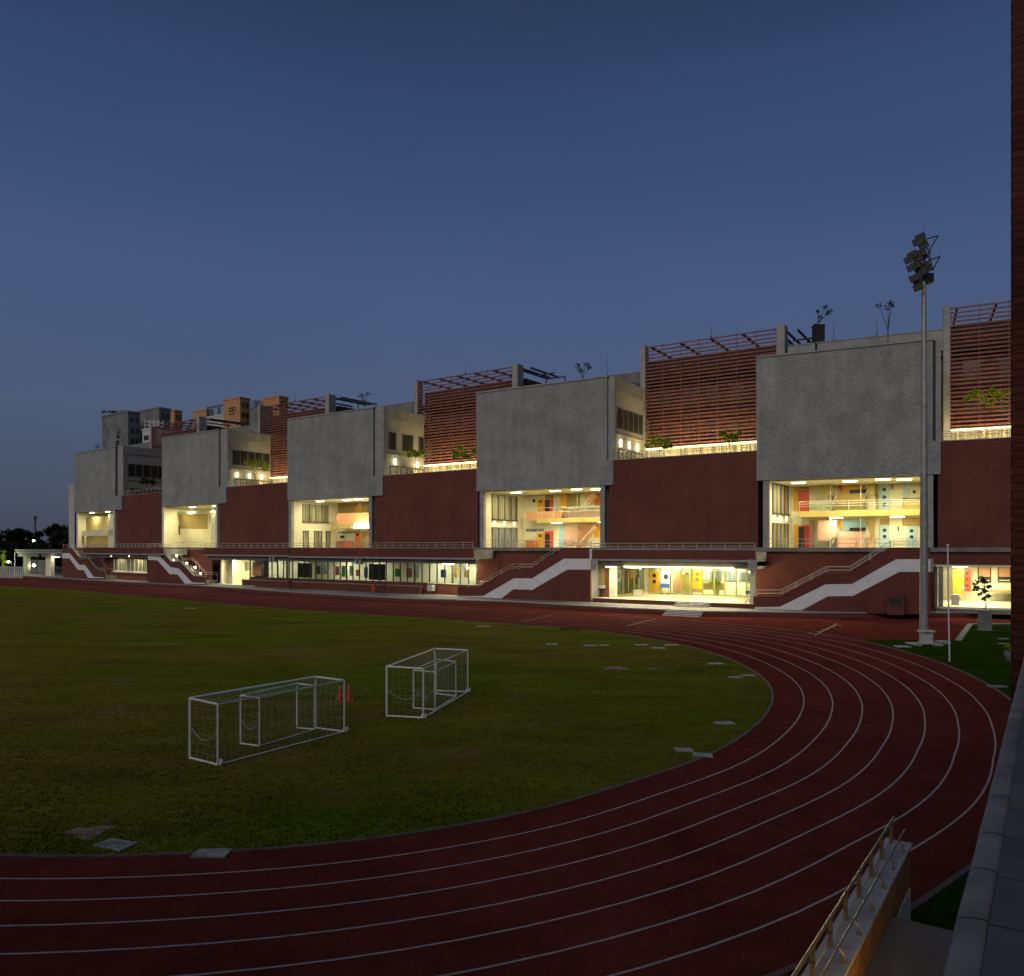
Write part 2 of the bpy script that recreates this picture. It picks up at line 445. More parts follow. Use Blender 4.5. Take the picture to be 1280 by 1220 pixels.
cd = bpy.data.cameras.new('camera'); cam = bpy.data.objects.new('camera', cd); col.objects.link(cam)
cam.location = (0, 0, H); cam.rotation_euler = (R(90), 0, 0)
cd.sensor_fit = 'HORIZONTAL'; cd.sensor_width = 36; cd.lens = 36*F/1280; cd.shift_y = 74/1280
cd.clip_start = .1; cd.clip_end = 6000
sc.camera = cam
sc.view_settings.view_transform = 'Standard'; sc.view_settings.look = 'None'; sc.view_settings.exposure = 0
sc.cycles.max_bounces = 6; sc.cycles.transparent_max_bounces = 12
sc.cycles.sample_clamp_indirect = 4

# ------------------------------------------------------------------ ground, track, field
mb = MB(); mb.quad((-2500, -400, -.06), (2500, -400, -.06), (2500, 3500, -.06), (-2500, 3500, -.06))
tag(mb.build('ground', 'soil'), kind='structure')

CT = [(-260.0,286.0),(-212.7,249.1),(-173.3,218.3),(-142.0,193.4),(-138.1,190.3),(-134.1,187.2),(-130.2,184.1),(-126.3,181.0),(-122.4,177.9),(-118.4,174.8),(-114.5,171.8),(-110.5,168.7),(-106.6,165.6),(-102.6,162.6),(-98.6,159.6),(-94.6,156.7),(-90.5,153.7),(-86.5,150.8),(-82.5,147.8),(-78.5,144.7),(-74.6,141.6),(-70.7,138.5),(-66.9,135.2),(-63.1,132.0),(-59.4,128.7),(-55.6,125.3),(-51.9,122.0),(-48.1,118.7),(-44.4,115.4),(-40.6,112.2),(-36.8,108.9),(-33.0,105.7),(-29.1,102.6),(-25.0,99.6),(-20.9,96.8),(-16.8,94.0),(-12.6,91.2),(-8.5,88.4),(-4.4,85.6),(-0.3,82.7),(3.7,79.7),(7.4,76.3),(10.4,72.3),(12.7,67.9),(14.5,63.3),(15.5,58.4),(15.8,53.4),(15.5,48.4),(14.5,43.6),(12.8,38.9),(10.5,34.4),(7.7,30.3),(4.2,26.8),(0.4,23.6),(-4.1,21.4),(-8.9,20.4),(-13.9,20.4),(-18.7,21.5),(-23.4,23.2),(-27.9,25.4),(-32.2,27.9),(-36.4,30.7),(-40.4,33.6),(-60.3,48.8),(-99.5,79.9),(-162.2,129.5),(-218.8,174.0)]
WD = [1.85]*35+[1.82,1.78,1.75,1.74,1.72,1.79,1.85,1.94,1.99,1.95,1.80,1.67,1.53,1.42,1.33,1.27,1.25,1.23,1.21,1.20]+[1.19]*12
def curve(pts, wd, n=5):
    P = [Vector(p) for p in pts]; out = []; ow = []
    for i in range(len(P)-1):
        p0, p1, p2, p3 = P[max(i-1, 0)], P[i], P[i+1], P[min(i+2, len(P)-1)]
        if (p2-p1).length > 8: p0, p3 = p1-(p2-p1), p2+(p2-p1)
        for k in range(n):
            x = k/n
            out.append(.5*((2*p1)+(p2-p0)*x+(2*p0-5*p1+4*p2-p3)*x*x+(3*p1-p0-3*p2+p3)*x**3))
            ow.append(wd[i]+(wd[i+1]-wd[i])*x)
    out.append(P[-1]); ow.append(wd[-1])
    return out, ow
IC, IW = curve(CT, WD)
NR = []
for i in range(len(IC)):
    tt = (IC[min(i+2, len(IC)-1)]-IC[max(i-2, 0)]).normalized(); NR.append(Vector((-tt.y, tt.x)))
def off(i, k): return IC[i]+NR[i]*(IW[i]*k)
def ribbon(name, mat, k0, e0, k1, e1, z, parent=None, th=None):
    mb = MB(); n = len(IC)
    for i in range(n):
        a = off(i, k0)+NR[i]*e0; b = off(i, k1)+NR[i]*e1
        mb.v += [(a.x, a.y, z), (b.x, b.y, z)]
    for i in range(n-1): mb.f.append((2*i+1, 2*i, 2*i+2, 2*i+3))
    if th:
        m0 = len(mb.v)
        for i in range(n):
            a = off(i, k0)+NR[i]*e0; b = off(i, k1)+NR[i]*e1
            mb.v += [(a.x, a.y, z-th), (b.x, b.y, z-th)]
        for i in range(n-1):
            mb.f.append((2*i, 2*i+2, m0+2*i+2, m0+2*i)); mb.f.append((2*i+3, 2*i+1, m0+2*i+1, m0+2*i+3))
    return mb.build(name, mat, parent)
trk = tag(ribbon('running_track', 'track', 0, -.1, 8, .15, .010), kind='structure')
for k in range(1, 8):
    ribbon('lane_line', 'line', k, -.032, k, .032, .015, trk)
# start marks: thin cross lines and a chequer near the bend
def gline(mb, a, b, wd, z=.019):
    A, B = G(*a), G(*b); d = (B-A); n = Vector((-d.y, d.x, 0)).normalized()*wd/2
    mb.quad((A.x-n.x, A.y-n.y, z), (B.x-n.x, B.y-n.y, z), (B.x+n.x, B.y+n.y, z), (A.x+n.x, A.y+n.y, z))
mb = MB(); gline(mb, (782, 783), (822, 773), .09); mb.build('start_line', 'line', trk)
mb = MB(); gline(mb, (654, 777), (690, 769), .09); mb.build('start_line', 'line', trk)
mb = MB()
for i in range(5):
    a = (1010+i*8, 792.5-i*2.6)
    gline(mb, a, (a[0]+10, a[1]-.6), .22)
gline(mb, (1018, 794.5), (1046, 779.8), .12)
mb.build('finish_mark', 'line', trk)
tag(ribbon('inner_kerb', 'kerb', 0, -.26, 0, -.1, .045, None, .08), kind='structure')
tag(ribbon('outer_kerb', 'kerb', 8, .15, 8, .30, .05, None, .10), kind='structure')
# infield
mb = MB()
pts = [IC[i]-NR[i]*.3 for i in range(len(IC))]
n0 = len(mb.v)
# strips from the inner edge towards a spine keep the sheet well shaped
mb.v += [(p.x, p.y, .02) for p in pts]
mb.f.append(tuple(range(len(pts)-1, -1, -1)))
tag(mb.build('sports_field', 'grass'), kind='structure')
# red apron between the track and the buildings
KC = [(-60, 716.5), (20, 722), (68, 725), (130, 729), (256, 736), (376, 745), (512, 753), (640, 757), (768, 765.3), (832, 768), (876, 770), (1024, 772), (1150, 772), (1290, 772)]
mb = MB()
ap = [G(x, y) for x, y in KC]
lo = [off(i, 4) for i in range(len(IC))]
poly = [(p.x, p.y) for p in ap]
kerbend = Vector(ap[-1])
poly2 = poly+[(kerbend.x+4, kerbend.y-14), (31, 66), (22, 64), (18, 74), (8, 84), (-6, 94), (-20, 104), (-60, 137), (-110, 178), (-180, 236), (-200, 260)]
mb.v = [(x, y, .004) for x, y in poly2]; mb.f = [tuple(range(len(poly2)))]
tag(mb.build('red_apron', 'track'), kind='structure')
def inside(x, y, poly):
    c = False; n = len(poly); j = n-1
    for i in range(n):
        if (poly[i].y > y) != (poly[j].y > y) and x < (poly[j].x-poly[i].x)*(y-poly[i].y)/(poly[j].y-poly[i].y)+poly[i].x: c = not c
        j = i
    return c
mb = MB(); rg = random.Random(5); cnt = 0
while cnt < 30000:
    y = 20+36*rg.random()**1.5; x = rg.uniform(-.72, .45)*y
    if not inside(x, y, pts): continue
    cnt += 1; a = rg.uniform(0, 3.14); h = rg.uniform(.025, .07)*(1+.5*math.sin(x*.9)*math.sin(y*.7)); wd = rg.uniform(.012, .035)
    for k in range(2):
        a += 1.3; c, s_ = math.cos(a)*wd, math.sin(a)*wd; lx, ly = rg.uniform(-.04, .04), rg.uniform(-.04, .04)
        n = len(mb.v); mb.v += [(x-c, y-s_, .018), (x+c, y+s_, .018), (x+lx, y+ly, .02+h)]; mb.f.append((n, n+1, n+2))
tag(mb.build('grass_tufts', 'grass'), kind='stuff')
# right lawn
mb = MB()
lw = [G(1046, 798.5), G(1198, 801), G(1213, 780.5), G(1330, 780), Vector((70, 60, 0)), Vector((45, 5, 0)), Vector((16, 5, 0)), Vector((4, 12, 0)), Vector((14, 30, 0)), Vector((20, 40, 0)), Vector((24, 56, 0))]
mb.v = [(p.x, p.y, .008) for p in lw]; mb.f = [tuple(range(len(lw)))]
tag(mb.build('lawn', 'lawn'), kind='structure')
mb = MB()
for a, b in (((1198, 801), (1213, 780.5)), ((1213, 780.5), (1330, 780))):
    A, B = G(*a), G(*b); d = (B-A).normalized(); n = Vector((-d.y, d.x, 0))*.25
    q = [A-n, B-n, B+n, A+n]
    mb.prism([(p.x, p.y) for p in q], -.02, .09)
tag(mb.build('lawn_kerb', 'conc_dark'), kind='structure')

# raised path in front of the building, with a brick riser and a pale edge
ZPATH = .6
mb = MB(); edge = [Vector((p.x, p.y)) for p in ap]
back = [fr.P(s, 4) for fr, s in ((FR[5], -60), (FR[5], 0), (FR[4], 0), (FR[3], 0), (FR[2], 0), (FR[1], 0), (FR[1], 60))]
ring = edge+[Vector(p) for p in reversed(back)]
mb.prism(list(reversed(ring)), -.05, ZPATH)
tag(mb.build('paved_path', 'path'), kind='structure')
mb = MB(); mc = MB()
for i in range(len(edge)-1):
    a, b = edge[i], edge[i+1]; d = (b-a).normalized(); n = Vector((-d.y, d.x))
    m = (a+b)/2
    for src, o0, o1, z0, z1 in ((mb, -.12, .02, -.04, ZPATH-.1), (mc, -.16, .45, ZPATH-.1, ZPATH+.03)):
        q = [a+n*o0, b+n*o0, b+n*o1, a+n*o1]; src.prism([(p.x, p.y) for p in q], z0, z1)
pe = tag(mb.build('path_edge', 'red'), kind='structure')
mc.build('edge_coping', 'conc', pe)

# ------------------------------------------------------------------ the school building
school = empty('school_building', (0, 0, 0), 0, 'long school building of grey blocks, dark red brick and rust louvre screens', 'building')
BOX = {5: (93, 144, 147.5, 154), 4: (203, 273.5, 276, 284.6), 3: (360, 466.5, 469, 480), 2: (596.5, 758.8, 760.3, 768), 1: (947, 1166, 1169.6, 1176)}
NEXT = {5: 203, 4: 360, 3: 596.5, 2: 947, 1: 1400}
SCR = {5: (190.5, 247, 254), 4: (326, 407.4, 416), 3: (523, 641, 650), 2: (807, 971, 978.7), 1: (1187.5, 1300, 1310)}
DB = 10.9                                  # depth of the screens
BS = {}
for k in (5, 4, 3, 2, 1):
    fr = FR[k]; x0, x1, xc0, xc1 = BOX[k]; zb = ZB[k]
    s0, s1 = fr.s(x0, 0), fr.s(x1, 0); c0, c1 = fr.s(xc0, .35), fr.s(xc1, .35); sn = fr.s(NEXT[k], 0) if k != 1 else fr.s(1176, 0)+22
    BS[k] = (s0, s1, c0, c1, sn)
    # grey block
    mb = MB(); fr.box(mb, s0, s1, 0, DB, zb, ZT)
    fr.box(mb, s1, c1-.02, .02, .9, zb, ZR+.1)
    blk = mb.build('grey_block', 'grey', school)
    each(fr, 'pale_trim', 'conc', blk, (s0-.12, s1+.15, -.12, .5, ZT, ZT+.22), (s0-.12, s0+.22, -.03, .3, zb, ZT-.003))
    mb = MB(); fr.box(mb, s1+.003, c0, .55, DB-.3, ZR+.1, ZT); mb.build('shaded_notch', 'dark', blk)  # open notch filled near-black, its shade put into the colour
    mb = MB(); fr.box(mb, c0, c1, .3, 1.0, ZR+.12, ZT+.1); mb.build('pilaster', 'conc', blk)
    # soffit under the block
    mb = MB(); fr.box(mb, s0+.9, s1-.5, .9, DB+.5, zb-.12, zb-.005); mb.build('soffit', 'plaster', blk)
    # red brick volume
    e = sn-.02
    mb = MB(); fr.box(mb, s1+.25 if k != 1 else c1-.3, e, .25, 1.6, ZF+.02, ZR); fr.box(mb, s1+.25 if k != 1 else c1-.3, e-1.6, 1.6, DB+.8, ZF+.02, ZR); red = mb.build('red_brick_wall', 'red', school)
    mb = MB(); fr.box(mb, c1-.2, e+.0, .16, .62, ZR, ZR+.12); mb.build('coping', 'conc', red)
    mb = MB(); fr.box(mb, c1, e-.1, .7, DB+.6, ZR, ZR+.06); mb.build('terrace_paving', 'tile', red)
    # terrace railing
    rl = MB(); n = int((e-c1)/1.9)
    for i in range(n+1):
        s = c1+.15+(e-c1-.3)*i/n; rl.tube([fr.W(s, .4, ZR+.1), fr.W(s, .4, ZR+1.15)], .035, 5)
    for z in (.62, .9, 1.15): rl.tube([fr.W(c1+.1, .4, ZR+z), fr.W(e-.1, .4, ZR+z)], .03, 5)
    rl.build('railing', 'steel', red)
    # end wall of the block, facing the terrace
    mb = MB(); fr.box(mb, c0+.1, c1-.12, 1.0, DB, ZR+.07, ZT); sw = mb.build('end_wall', 'dimplaster', school)
    each(fr, 'wall_band', 'conc', sw, (c1-.12, c1+.1, 1.01, DB, 24.0, 24.25), (c1-.12, c1+.03, 1.01, DB, 30.2, ZT+.02))
    ws = [(1.5, DB-.3)] if k != 3 else [(1.6, 3.4), (5.0, 7.8), (9.3, DB-.2)]
    for a, b in ws:
        mb = MB(); fr.box(mb, c1-.125, c1-.06, a, b, 25.0, 27.9); wn = mb.build('window', 'dwin', sw)
        mb = MB(); n = max(1, int((b-a)/1.7))
        for i in range(n+1):
            d = a+(b-a)*i/n; fr.box(mb, c1-.06, c1, d-.07, d+.07, 24.95, 27.95)
        fr.box(mb, c1-.06, c1+.02, a, b, 24.85, 25.0); mb.build('window_frame', 'conc_dark', wn)
    mb = MB(); fr.box(mb, c1-.125, c1-.05, 2.0, DB-.5, ZR+.1, 22.0); gd = mb.build('glazed_door', 'curt' if k != 5 else 'dwin', sw)
    mb = MB()
    for i in range(7): d = 2.0+(DB-2.5)*i/6; fr.box(mb, c1-.05, c1, d-.06, d+.06, ZR+.1, 22.1)
    fr.box(mb, c1-.05, c1+.01, 1.9, DB-.4, 22.0, 22.15); mb.build('door_frame', 'frame', gd)
    if k != 5:
        for d in ((2.6, 5.6, 8.6) if k != 3 else (3.2, 8.8)):
            mb = MB(); fr.box(mb, c1-.11, c1+.06, d-.11, d+.11, 22.4, 23.4); mb.build('wall_lamp', 'sconce', sw)
            p = fr.W(c1+.35, d, 22.9); point(p, 55, r=.1)
    # louvre screen at the back of the terrace
    p0, p1, p2 = SCR[k]; q0, q1 = fr.s(p0, DB), fr.s(p1, DB); q2 = q1+(1.1 if k != 1 else .6)
    zlo = 23.2
    mb = MB(); z = zlo; i = 0
    while z < ZS-.05:
        op = z > ZS-1.75
        hgt = (.23 if z > 31.5 or z < 28.4 else .29) if not op else .21
        fr.box(mb, q0, q1, DB-.06, DB, z, z+hgt); z += .53 if not op else .58
    scr = mb.build('louvre_screen', 'rust', school)
    mb = MB(); nb = max(3, int((q1-q0)/2.6))
    for i in range(nb+1):
        s = q0+.06+(q1-q0-.12)*i/nb; fr.box(mb, s-.045, s+.045, DB-.1, DB-.063, zlo, ZS)
    mb.build('screen_mullion', 'rust', scr)
    each(fr, 'concrete_pier', 'conc', scr, (q0-.75, q0-.003, DB-.25, DB+1.2, ZR+.06, ZS+.15), (q1+.003, q2, DB-.2, DB+1.6, ZT+.3, ZS+.2))
    mb = MB(); nb = max(2, int((q1-q0)/4.2))
    for i in range(nb+1):
        s = q0+.8+(q1-q0-1)*i/nb
        fr.box(mb, s-.11, s+.11, DB+.13, DB+11, ZS-.35, ZS-.05)
    for i in range(2):
        s = q2-.15+i*1.5; fr.box(mb, s-.1, s+.1, DB+1.7, DB+11, ZS-.5, ZS-.2)
    fr.box(mb, q2-.3, q2+3.4, DB+6, DB+6.2, ZS-.75, ZS-.52); fr.box(mb, q2-.3, q2+3.4, DB+9.5, DB+9.7, ZS-.75, ZS-.52)
    fr.box(mb, q2+3.2, q2+3.4, DB+9.5, DB+9.7, 33.2, ZS-.76); fr.box(mb, q2+1.6, q2+1.75, DB+6, DB+6.2, 33.2, ZS-.76)
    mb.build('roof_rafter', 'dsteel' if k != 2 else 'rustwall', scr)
    mb = MB(); fr.box(mb, q0+.1, q1 if k != 1 else q1, DB-.14, DB-.02, zlo-.52, zlo-.28)
    mb.build('light_strip', 'lampstrip', scr) if k != 5 else mb.build('cove', 'conc', scr)
    # rear rooms behind the screen
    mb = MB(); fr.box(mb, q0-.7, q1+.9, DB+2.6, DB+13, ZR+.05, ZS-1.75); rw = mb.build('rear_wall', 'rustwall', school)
    nb = max(2, int((q1-q0)/3.4))
    for zz, hh in ((24.0, 2.6), (29.4, 2.6)):
        for i in range(nb):
            s = q0+.8+(q1-q0-1.6)*(i+.2)/nb; wm = MB(); fr.box(wm, s, s+1.9, DB+2.5, DB+2.595, zz, zz+hh); wm.build('window', 'dwin', rw)
    each(fr, 'floor_slab', 'rustwall', rw, (q0-.7, q1+.9, DB+.3, DB+2.49, 27.6, 28.1), (q0-.7, q1+.9, DB+.3, DB+2.49, 33.2, 33.8))
    mb = MB(); fr.box(mb, q0, q1, DB+.35, DB+.5, ZR+.07, zlo-.1); mb.build('glazed_front', 'curt' if k != 5 else 'dark', rw)
    if k != 5:
        L = min(q1, q0+18)-q0
        a = fr.W(q0+L/2, DB-2.4, ZR+.7); tgt = fr.W(q0+L/2, DB+.4, zlo+3.2)
        lo_ = area(a, L*.9, .3, 85*L if k > 1 else 75*L, tgt, (1, .74, .30))
        dirv = Vector((tgt.x-a.x, tgt.y-a.y, tgt.z-a.z))
        q = dirv.to_track_quat('-Z', 'Y')
        # long side along the facade
        zax = -dirv.normalized(); xax = Vector((fr.u.x, fr.u.y, 0)); yax = zax.cross(xax).normalized(); xax = yax.cross(zax)
        lo_.rotation_euler = Matrix((xax, yax, zax)).transposed().to_euler()
# roof volumes and parapets between the screens
order = [5, 4, 3, 2, 1]
for i, k in enumerate(order):
    fr = FR[k]; s0, s1, c0, c1, sn = BS[k]
    sR = fr.s(SCR[k][0], DB)-.76
    if i > 0:
        pk = order[i-1]; pf = FR[pk]
        sL = fr.s(SCR[pk][2], DB)+.05
        sL = max(sL, -9.5)
    else: sL = s0
    ZPk = ZP if k != 1 else 35.7
    mb = MB(); fr.box(mb, sL+.6, sR, DB, DB+.5, 33.1, ZPk); pp = mb.build('roof_parapet', 'conc_dark' if k != 1 else 'conc', school)
    mb = MB(); fr.box(mb, sL+.6, sR+.02, DB-.08, DB+.58, ZPk, ZPk+.12); mb.build('coping', 'conc', pp)
    mb = MB(); fr.box(mb, sL+.6, sR, DB+.55, DB+13, 32.6, 33.0); mb.build('roof_slab', 'conc_dark', school)
    mb = MB(); fr.box(mb, max(sL, 0)+.2, c1-.2, DB+.85, DB+13, ZF, 32.55); mb.build('rear_block', 'conc_dark', school)
    mb = MB(); fr.box(mb, c1-.15, sR, DB+1.8, DB+2.3, ZR+.07, 32.55); mb.build('recess_wall', 'dark' if k == 5 else 'conc_dark', school)

# ---------------------------------------------------------- first-floor openings and what is in them
def railing(fr, sa, sb, d, zb, hgt, step, name, parent, rails=(.55, 1.0), mat='steel', r=.035):
    mb = MB(); n = max(1, int(abs(sb-sa)/step))
    for i in range(n+1):
        s = sa+(sb-sa)*i/n; mb.tube([fr.W(s, d, zb), fr.W(s, d, zb+hgt)], r, 5)
    for q in rails: mb.tube([fr.W(sa, d, zb+hgt*q), fr.W(sb, d, zb+hgt*q)], r, 5)
    return mb.build(name, mat, parent)

def P(fr, d, x0, y0, x1, y1, name, mat, parent, th=.08):
    mb = MB(); fr.rect(mb, d, x0, y0, x1, y1, th); return mb.build(name, mat, parent)

def door(fr, d, x0, y0, x1, y1, mat, parent, holes=2, hm='black'):
    mb = MB(); s0, s1, z0, z1 = fr.rect(mb, d, x0, y0, x1, y1, .1); o = mb.build('door', mat, parent)
    if holes:
        sm = s0+(s1-s0)*.5; r = min(.32, (s1-s0)*.2)
        for i in range(holes):
            zc = z0+(z1-z0)*(.80-.27*i)
            q = [(sm+r*math.cos(a*math.pi/5), zc+r*math.sin(a*math.pi/5)) for a in range(10)]
            mb = MB(); fr.szpoly(mb, q, d-.115, .012); mb.build('porthole', hm, o)
    return o

def window(fr, d0, d1, z0, z1, n, parent, mat='curt'):
    mb = MB(); fr.box(mb, d0, d1, -.06, 0, z0, z1); o = mb.build('window', mat, parent)
    mb = MB()
    for i in range(n+1):
        d = d0+(d1-d0)*i/n; fr.box(mb, d-.06, d+.06, -.13, -.06, z0-.05, z1+.05)
    fr.box(mb, d0-.1, d1+.1, -.3, -.06, z0-.22, z0-.05); fr.box(mb, d0-.1, d1+.1, -.14, -.06, z1+.05, z1+.15)
    mb.build('window_frame', 'frame', o)
    return o

LK = 3.3
def ceiling_lamp(fr, s, d, z, parent, power, lx=1.6, ly=.5, mat='lampwarm', colr=(1, .92, .53)):
    mb = MB(); fr.box(mb, s-lx/2, s+lx/2, d-ly/2, d+ly/2, z-.10, z-.02); mb.build('ceiling_lamp', mat, parent)
    p = fr.W(s, d, z-.14); area(p, lx, ly, power*LK, None, colr)

OPEN = {5: (97, 144), 4: (203.5, 272.5), 3: (361.7, 465.5), 2: (600.5, 756.5), 1: (954, 1166.5)}
DI = 11.6
for k in (5, 4, 3, 2, 1):
    fr = FR[k]; xa, xb = OPEN[k]; zb = ZB[k]
    sa, sb = fr.s(xa, .3), fr.s(xb, .3); s0, s1, c0, c1, sn = BS[k]
    wdt = sb-sa
    # terrace floor, side and back walls of the opening
    mb = MB(); fr.box(mb, sa-.5, sb+.6, .1, DI+.4, ZF-.35, ZF); fl = mb.build('opening_floor', 'tile', school)
    each(fr, 'opening_column', 'conc' if k < 4 else 'plaster', school, (sa, sa+.75, .12, .75, ZF, zb-.01), (sb-.72, sb, .12, .75, ZF, zb-.01))
    tx = {1: 990, 2: 654, 3: 423}.get(k)
    O_ = fr.P(sa+.5, .76); T_ = fr.P(fr.s(tx, DI), DI) if tx else fr.P(sa+.5, DI)
    wf = Fr(O_, T_-O_); wl_ = (T_-O_).length
    mb = MB(); wf.box(mb, 0, wl_, 0, .4, ZF, zb-.13); lw_ = mb.build('opening_side_wall', 'plaster', school)
    mb = MB(); fr.box(mb, sb-.45, sb-.05, .76, DI, ZF, zb-.13); mb.build('opening_end_wall', 'plaster', school)
    mb = MB(); fr.box(mb, sa+.2, sb+4.5, DI, DI+.2, ZF, zb-.13); bw_ = mb.build('opening_back_wall', 'plaster', school)
    sd = sa+.5
    pw = {5: 800, 4: 1000, 3: 760, 2: 900, 1: 1000}[k]
    if k in (3, 2, 1):
        if k == 3:
            window(wf, 2.2, 8.2, 13.0, 16.1, 4, lw_)
            window(wf, 2.3, 3.5, ZF+.05, 11.0, 1, lw_); window(wf, 4.9, 6.7, ZF+.05, 11.0, 2, lw_); window(wf, 7.7, 8.7, ZF+.05, 11.0, 1, lw_)
        else:
            window(wf, 1.9, 8.9, 12.5, 16.2, 4, lw_)
            window(wf, 1.9, 8.9, ZF+.05, 11.0, 4, lw_, 'curtb' if k == 2 else 'curt')
            for d in (2.6, 5.3, 8.1):
                mb = MB(); wf.box(mb, d-.14, d+.14, -.12, 0, 11.55, 12.1); mb.build('wall_lamp', 'sconce', lw_)
        ceiling_lamp(fr, sa+wdt*.20, 4.0, zb-.12, school, pw*.2)
        ceiling_lamp(fr, sa+wdt*.52, 4.2, zb-.12, school, pw*.32)
        ceiling_lamp(fr, sa+wdt*.84, 4.4, zb-.12, school, pw*.32)
        # lower storey lights under the gallery
        ceiling_lamp(fr, sa+wdt*.42, 8.6, 11.9, school, pw*.12)
        ceiling_lamp(fr, sa+wdt*.80, 8.6, 11.9, school, pw*.12)
        ceiling_lamp(fr, sa+wdt*.72, 3.0, zb-.12, school, pw*.1)
    else:
        for q in (.3, .72):
            ceiling_lamp(fr, sa+wdt*q, 3.6 if k == 4 else 1.15, zb-.12, school, pw*(.5 if k == 4 else .3))

# gallery slabs and coloured interiors
fr = FR[1]; d = 7.0
mb = MB(); sA, sB = fr.s(998, d), fr.s(1166, d)-.5
fr.box(mb, sA, sB, d, DI, 12.0, 12.75); gal = mb.build('gallery_slab', 'ochre', school)
railing(fr, sA+.1, sB, d+.1, 12.75, 1.25, 3.0, 'gallery_railing', gal, (.5, .75, 1.0))
mb = MB(); fr.box(mb, fr.s(1010, d), fr.s(1085, d), d+.14, d+.17, 12.85, 13.75); mb.build('balustrade_glass', 'glass', gal)
bk = [o for o in school.children if o.name.startswith('opening_back_wall')]
bk = {5: bk[0], 4: bk[1], 3: bk[2], 2: bk[3], 1: bk[4]}
D1 = DI-.01
def quadpanel(fr, d, pts, name, mat, parent, th=.12):
    mb = MB(); fr.poly(mb, pts, d-th, th); return mb.build(name, mat, parent)
b = bk[1]
door(fr, D1, 992.5, 609, 997.5, 639, 'yellow', b, 0); door(fr, D1, 998, 612, 1011.5, 640, 'redpaint', b, 0)
P(fr, D1, 998, 602, 1011.5, 611, 'fanlight', 'olive', b)
quadpanel(fr, D1-1.2, [(1020, 600), (1042, 600), (1042, 615), (1034, 621), (1029, 621)], 'stair_flight', 'olive', b, .6)
quadpanel(fr, D1-.3, [(1044, 599), (1052, 599), (1052, 617), (1048, 608)], 'wall_panel', 'redpaint', b)
P(fr, D1, 1052, 596, 1081, 617, 'wall_panel', 'yellow', b)
P(fr, D1-.12, 1062, 612, 1083, 616.5, 'bench_back', 'black', b)
quadpanel(fr, D1-1.2, [(1080, 598), (1093, 598), (1093, 620), (1088, 619)], 'stair_flight', 'olive', b, .6)
P(fr, D1-.9, 1043, 617, 1081, 640, 'landing_wall', 'ochre', b)
for a0, a1 in (((1041, 628), (1046, 616)), ((1078, 627), (1084, 614)), ((1038, 634), (1046, 620))):
    mb = MB(); mb.tube([fr.W(fr.s(a0[0], 9.8), 9.8, fr.z(a0[0], a0[1], 9.8)), fr.W(fr.s(a1[0], 9.8), 9.8, fr.z(a1[0], a1[1], 9.8))], .06, 5); mb.build('stair_rail', 'steel', b)
P(fr, D1, 1094.5, 598, 1098, 640, 'pillar_face', 'tan', b)
door(fr, D1, 1099, 605, 1112, 640, 'blue', b, 3)
P(fr, D1, 1100, 597, 1112, 604.5, 'fanlight', 'olive', b)
P(fr, D1-.1, 1114.8, 606, 1116.4, 612, 'wall_sign', 'black', b)
P(fr, D1-1.6, 1128, 624, 1152, 639, 'counter', 'ochre', b, .5)
P(fr, D1-1.55, 1128, 622.5, 1152, 624.2, 'counter_top', 'black', b, .7)
P(fr, D1-.1, 1141, 613, 1144.5, 616.5, 'wall_sign', 'black', b)
P(fr, D1, 1129, 599, 1136, 622, 'wall_panel', 'blue', b)
# lower storey
door(fr, D1, 992.5, 655.5, 997.5, 685, 'yellow', b, 0); door(fr, D1, 998, 657, 1011.5, 685, 'redpaint', b, 0)
P(fr, D1-.1, 998.5, 659, 1005, 685, 'door_leaf', 'black', b, .03)
quadpanel(fr, D1-1.2, [(1022, 650), (1046, 650), (1046, 668), (1036, 676), (1022, 676)], 'stair_flight', 'pink', b, .6)
P(fr, D1, 1012, 650, 1018, 684, 'wall_panel', 'pink', b)
P(fr, D1, 1046, 650, 1053, 662, 'wall_panel', 'yellow', b); P(fr, D1, 1053, 649, 1083, 664, 'wall_panel', 'teal', b)
P(fr, D1-.12, 1062, 659.5, 1083, 663.5, 'bench_back', 'black', b)
P(fr, D1-.9, 1046, 664.5, 1082, 685, 'landing_wall', 'pink', b)
quadpanel(fr, D1-1.2, [(1080, 649), (1094, 649), (1094, 672), (1089, 670)], 'stair_flight', 'tan', b, .6)
P(fr, D1-.8, 1087, 668, 1092, 685, 'wall_panel', 'peach', b)
P(fr, D1, 1101, 649, 1112, 656, 'fanlight', 'tan', b)
door(fr, D1, 1099.5, 657, 1112, 686, 'blue', b, 2); door(fr, D1, 1133, 658, 1146, 686, 'blue', b, 2)
P(fr, D1, 1128, 648, 1150, 657.5, 'wall_panel', 'tan', b)
P(fr, D1-.1, 1122, 658, 1123.6, 664, 'wall_sign', 'black', b)
for a0, a1 in (((1040, 680), (1048, 660)), ((1078, 680), (1084, 660))):
    mb = MB(); mb.tube([fr.W(fr.s(a0[0], 9.6), 9.6, fr.z(a0[0], a0[1], 9.6)), fr.W(fr.s(a1[0], 9.6), 9.6, fr.z(a1[0], a1[1], 9.6))], .06, 5); mb.build('stair_rail', 'steel', b)
for x in (1038, 1076):
    mb = MB(); mb.tube([fr.W(fr.s(x, 8.5), 8.5, ZF), fr.W(fr.s(x, 8.5), 8.5, 16.2)], .05, 5); mb.build('hanger_rod', 'steel', b)

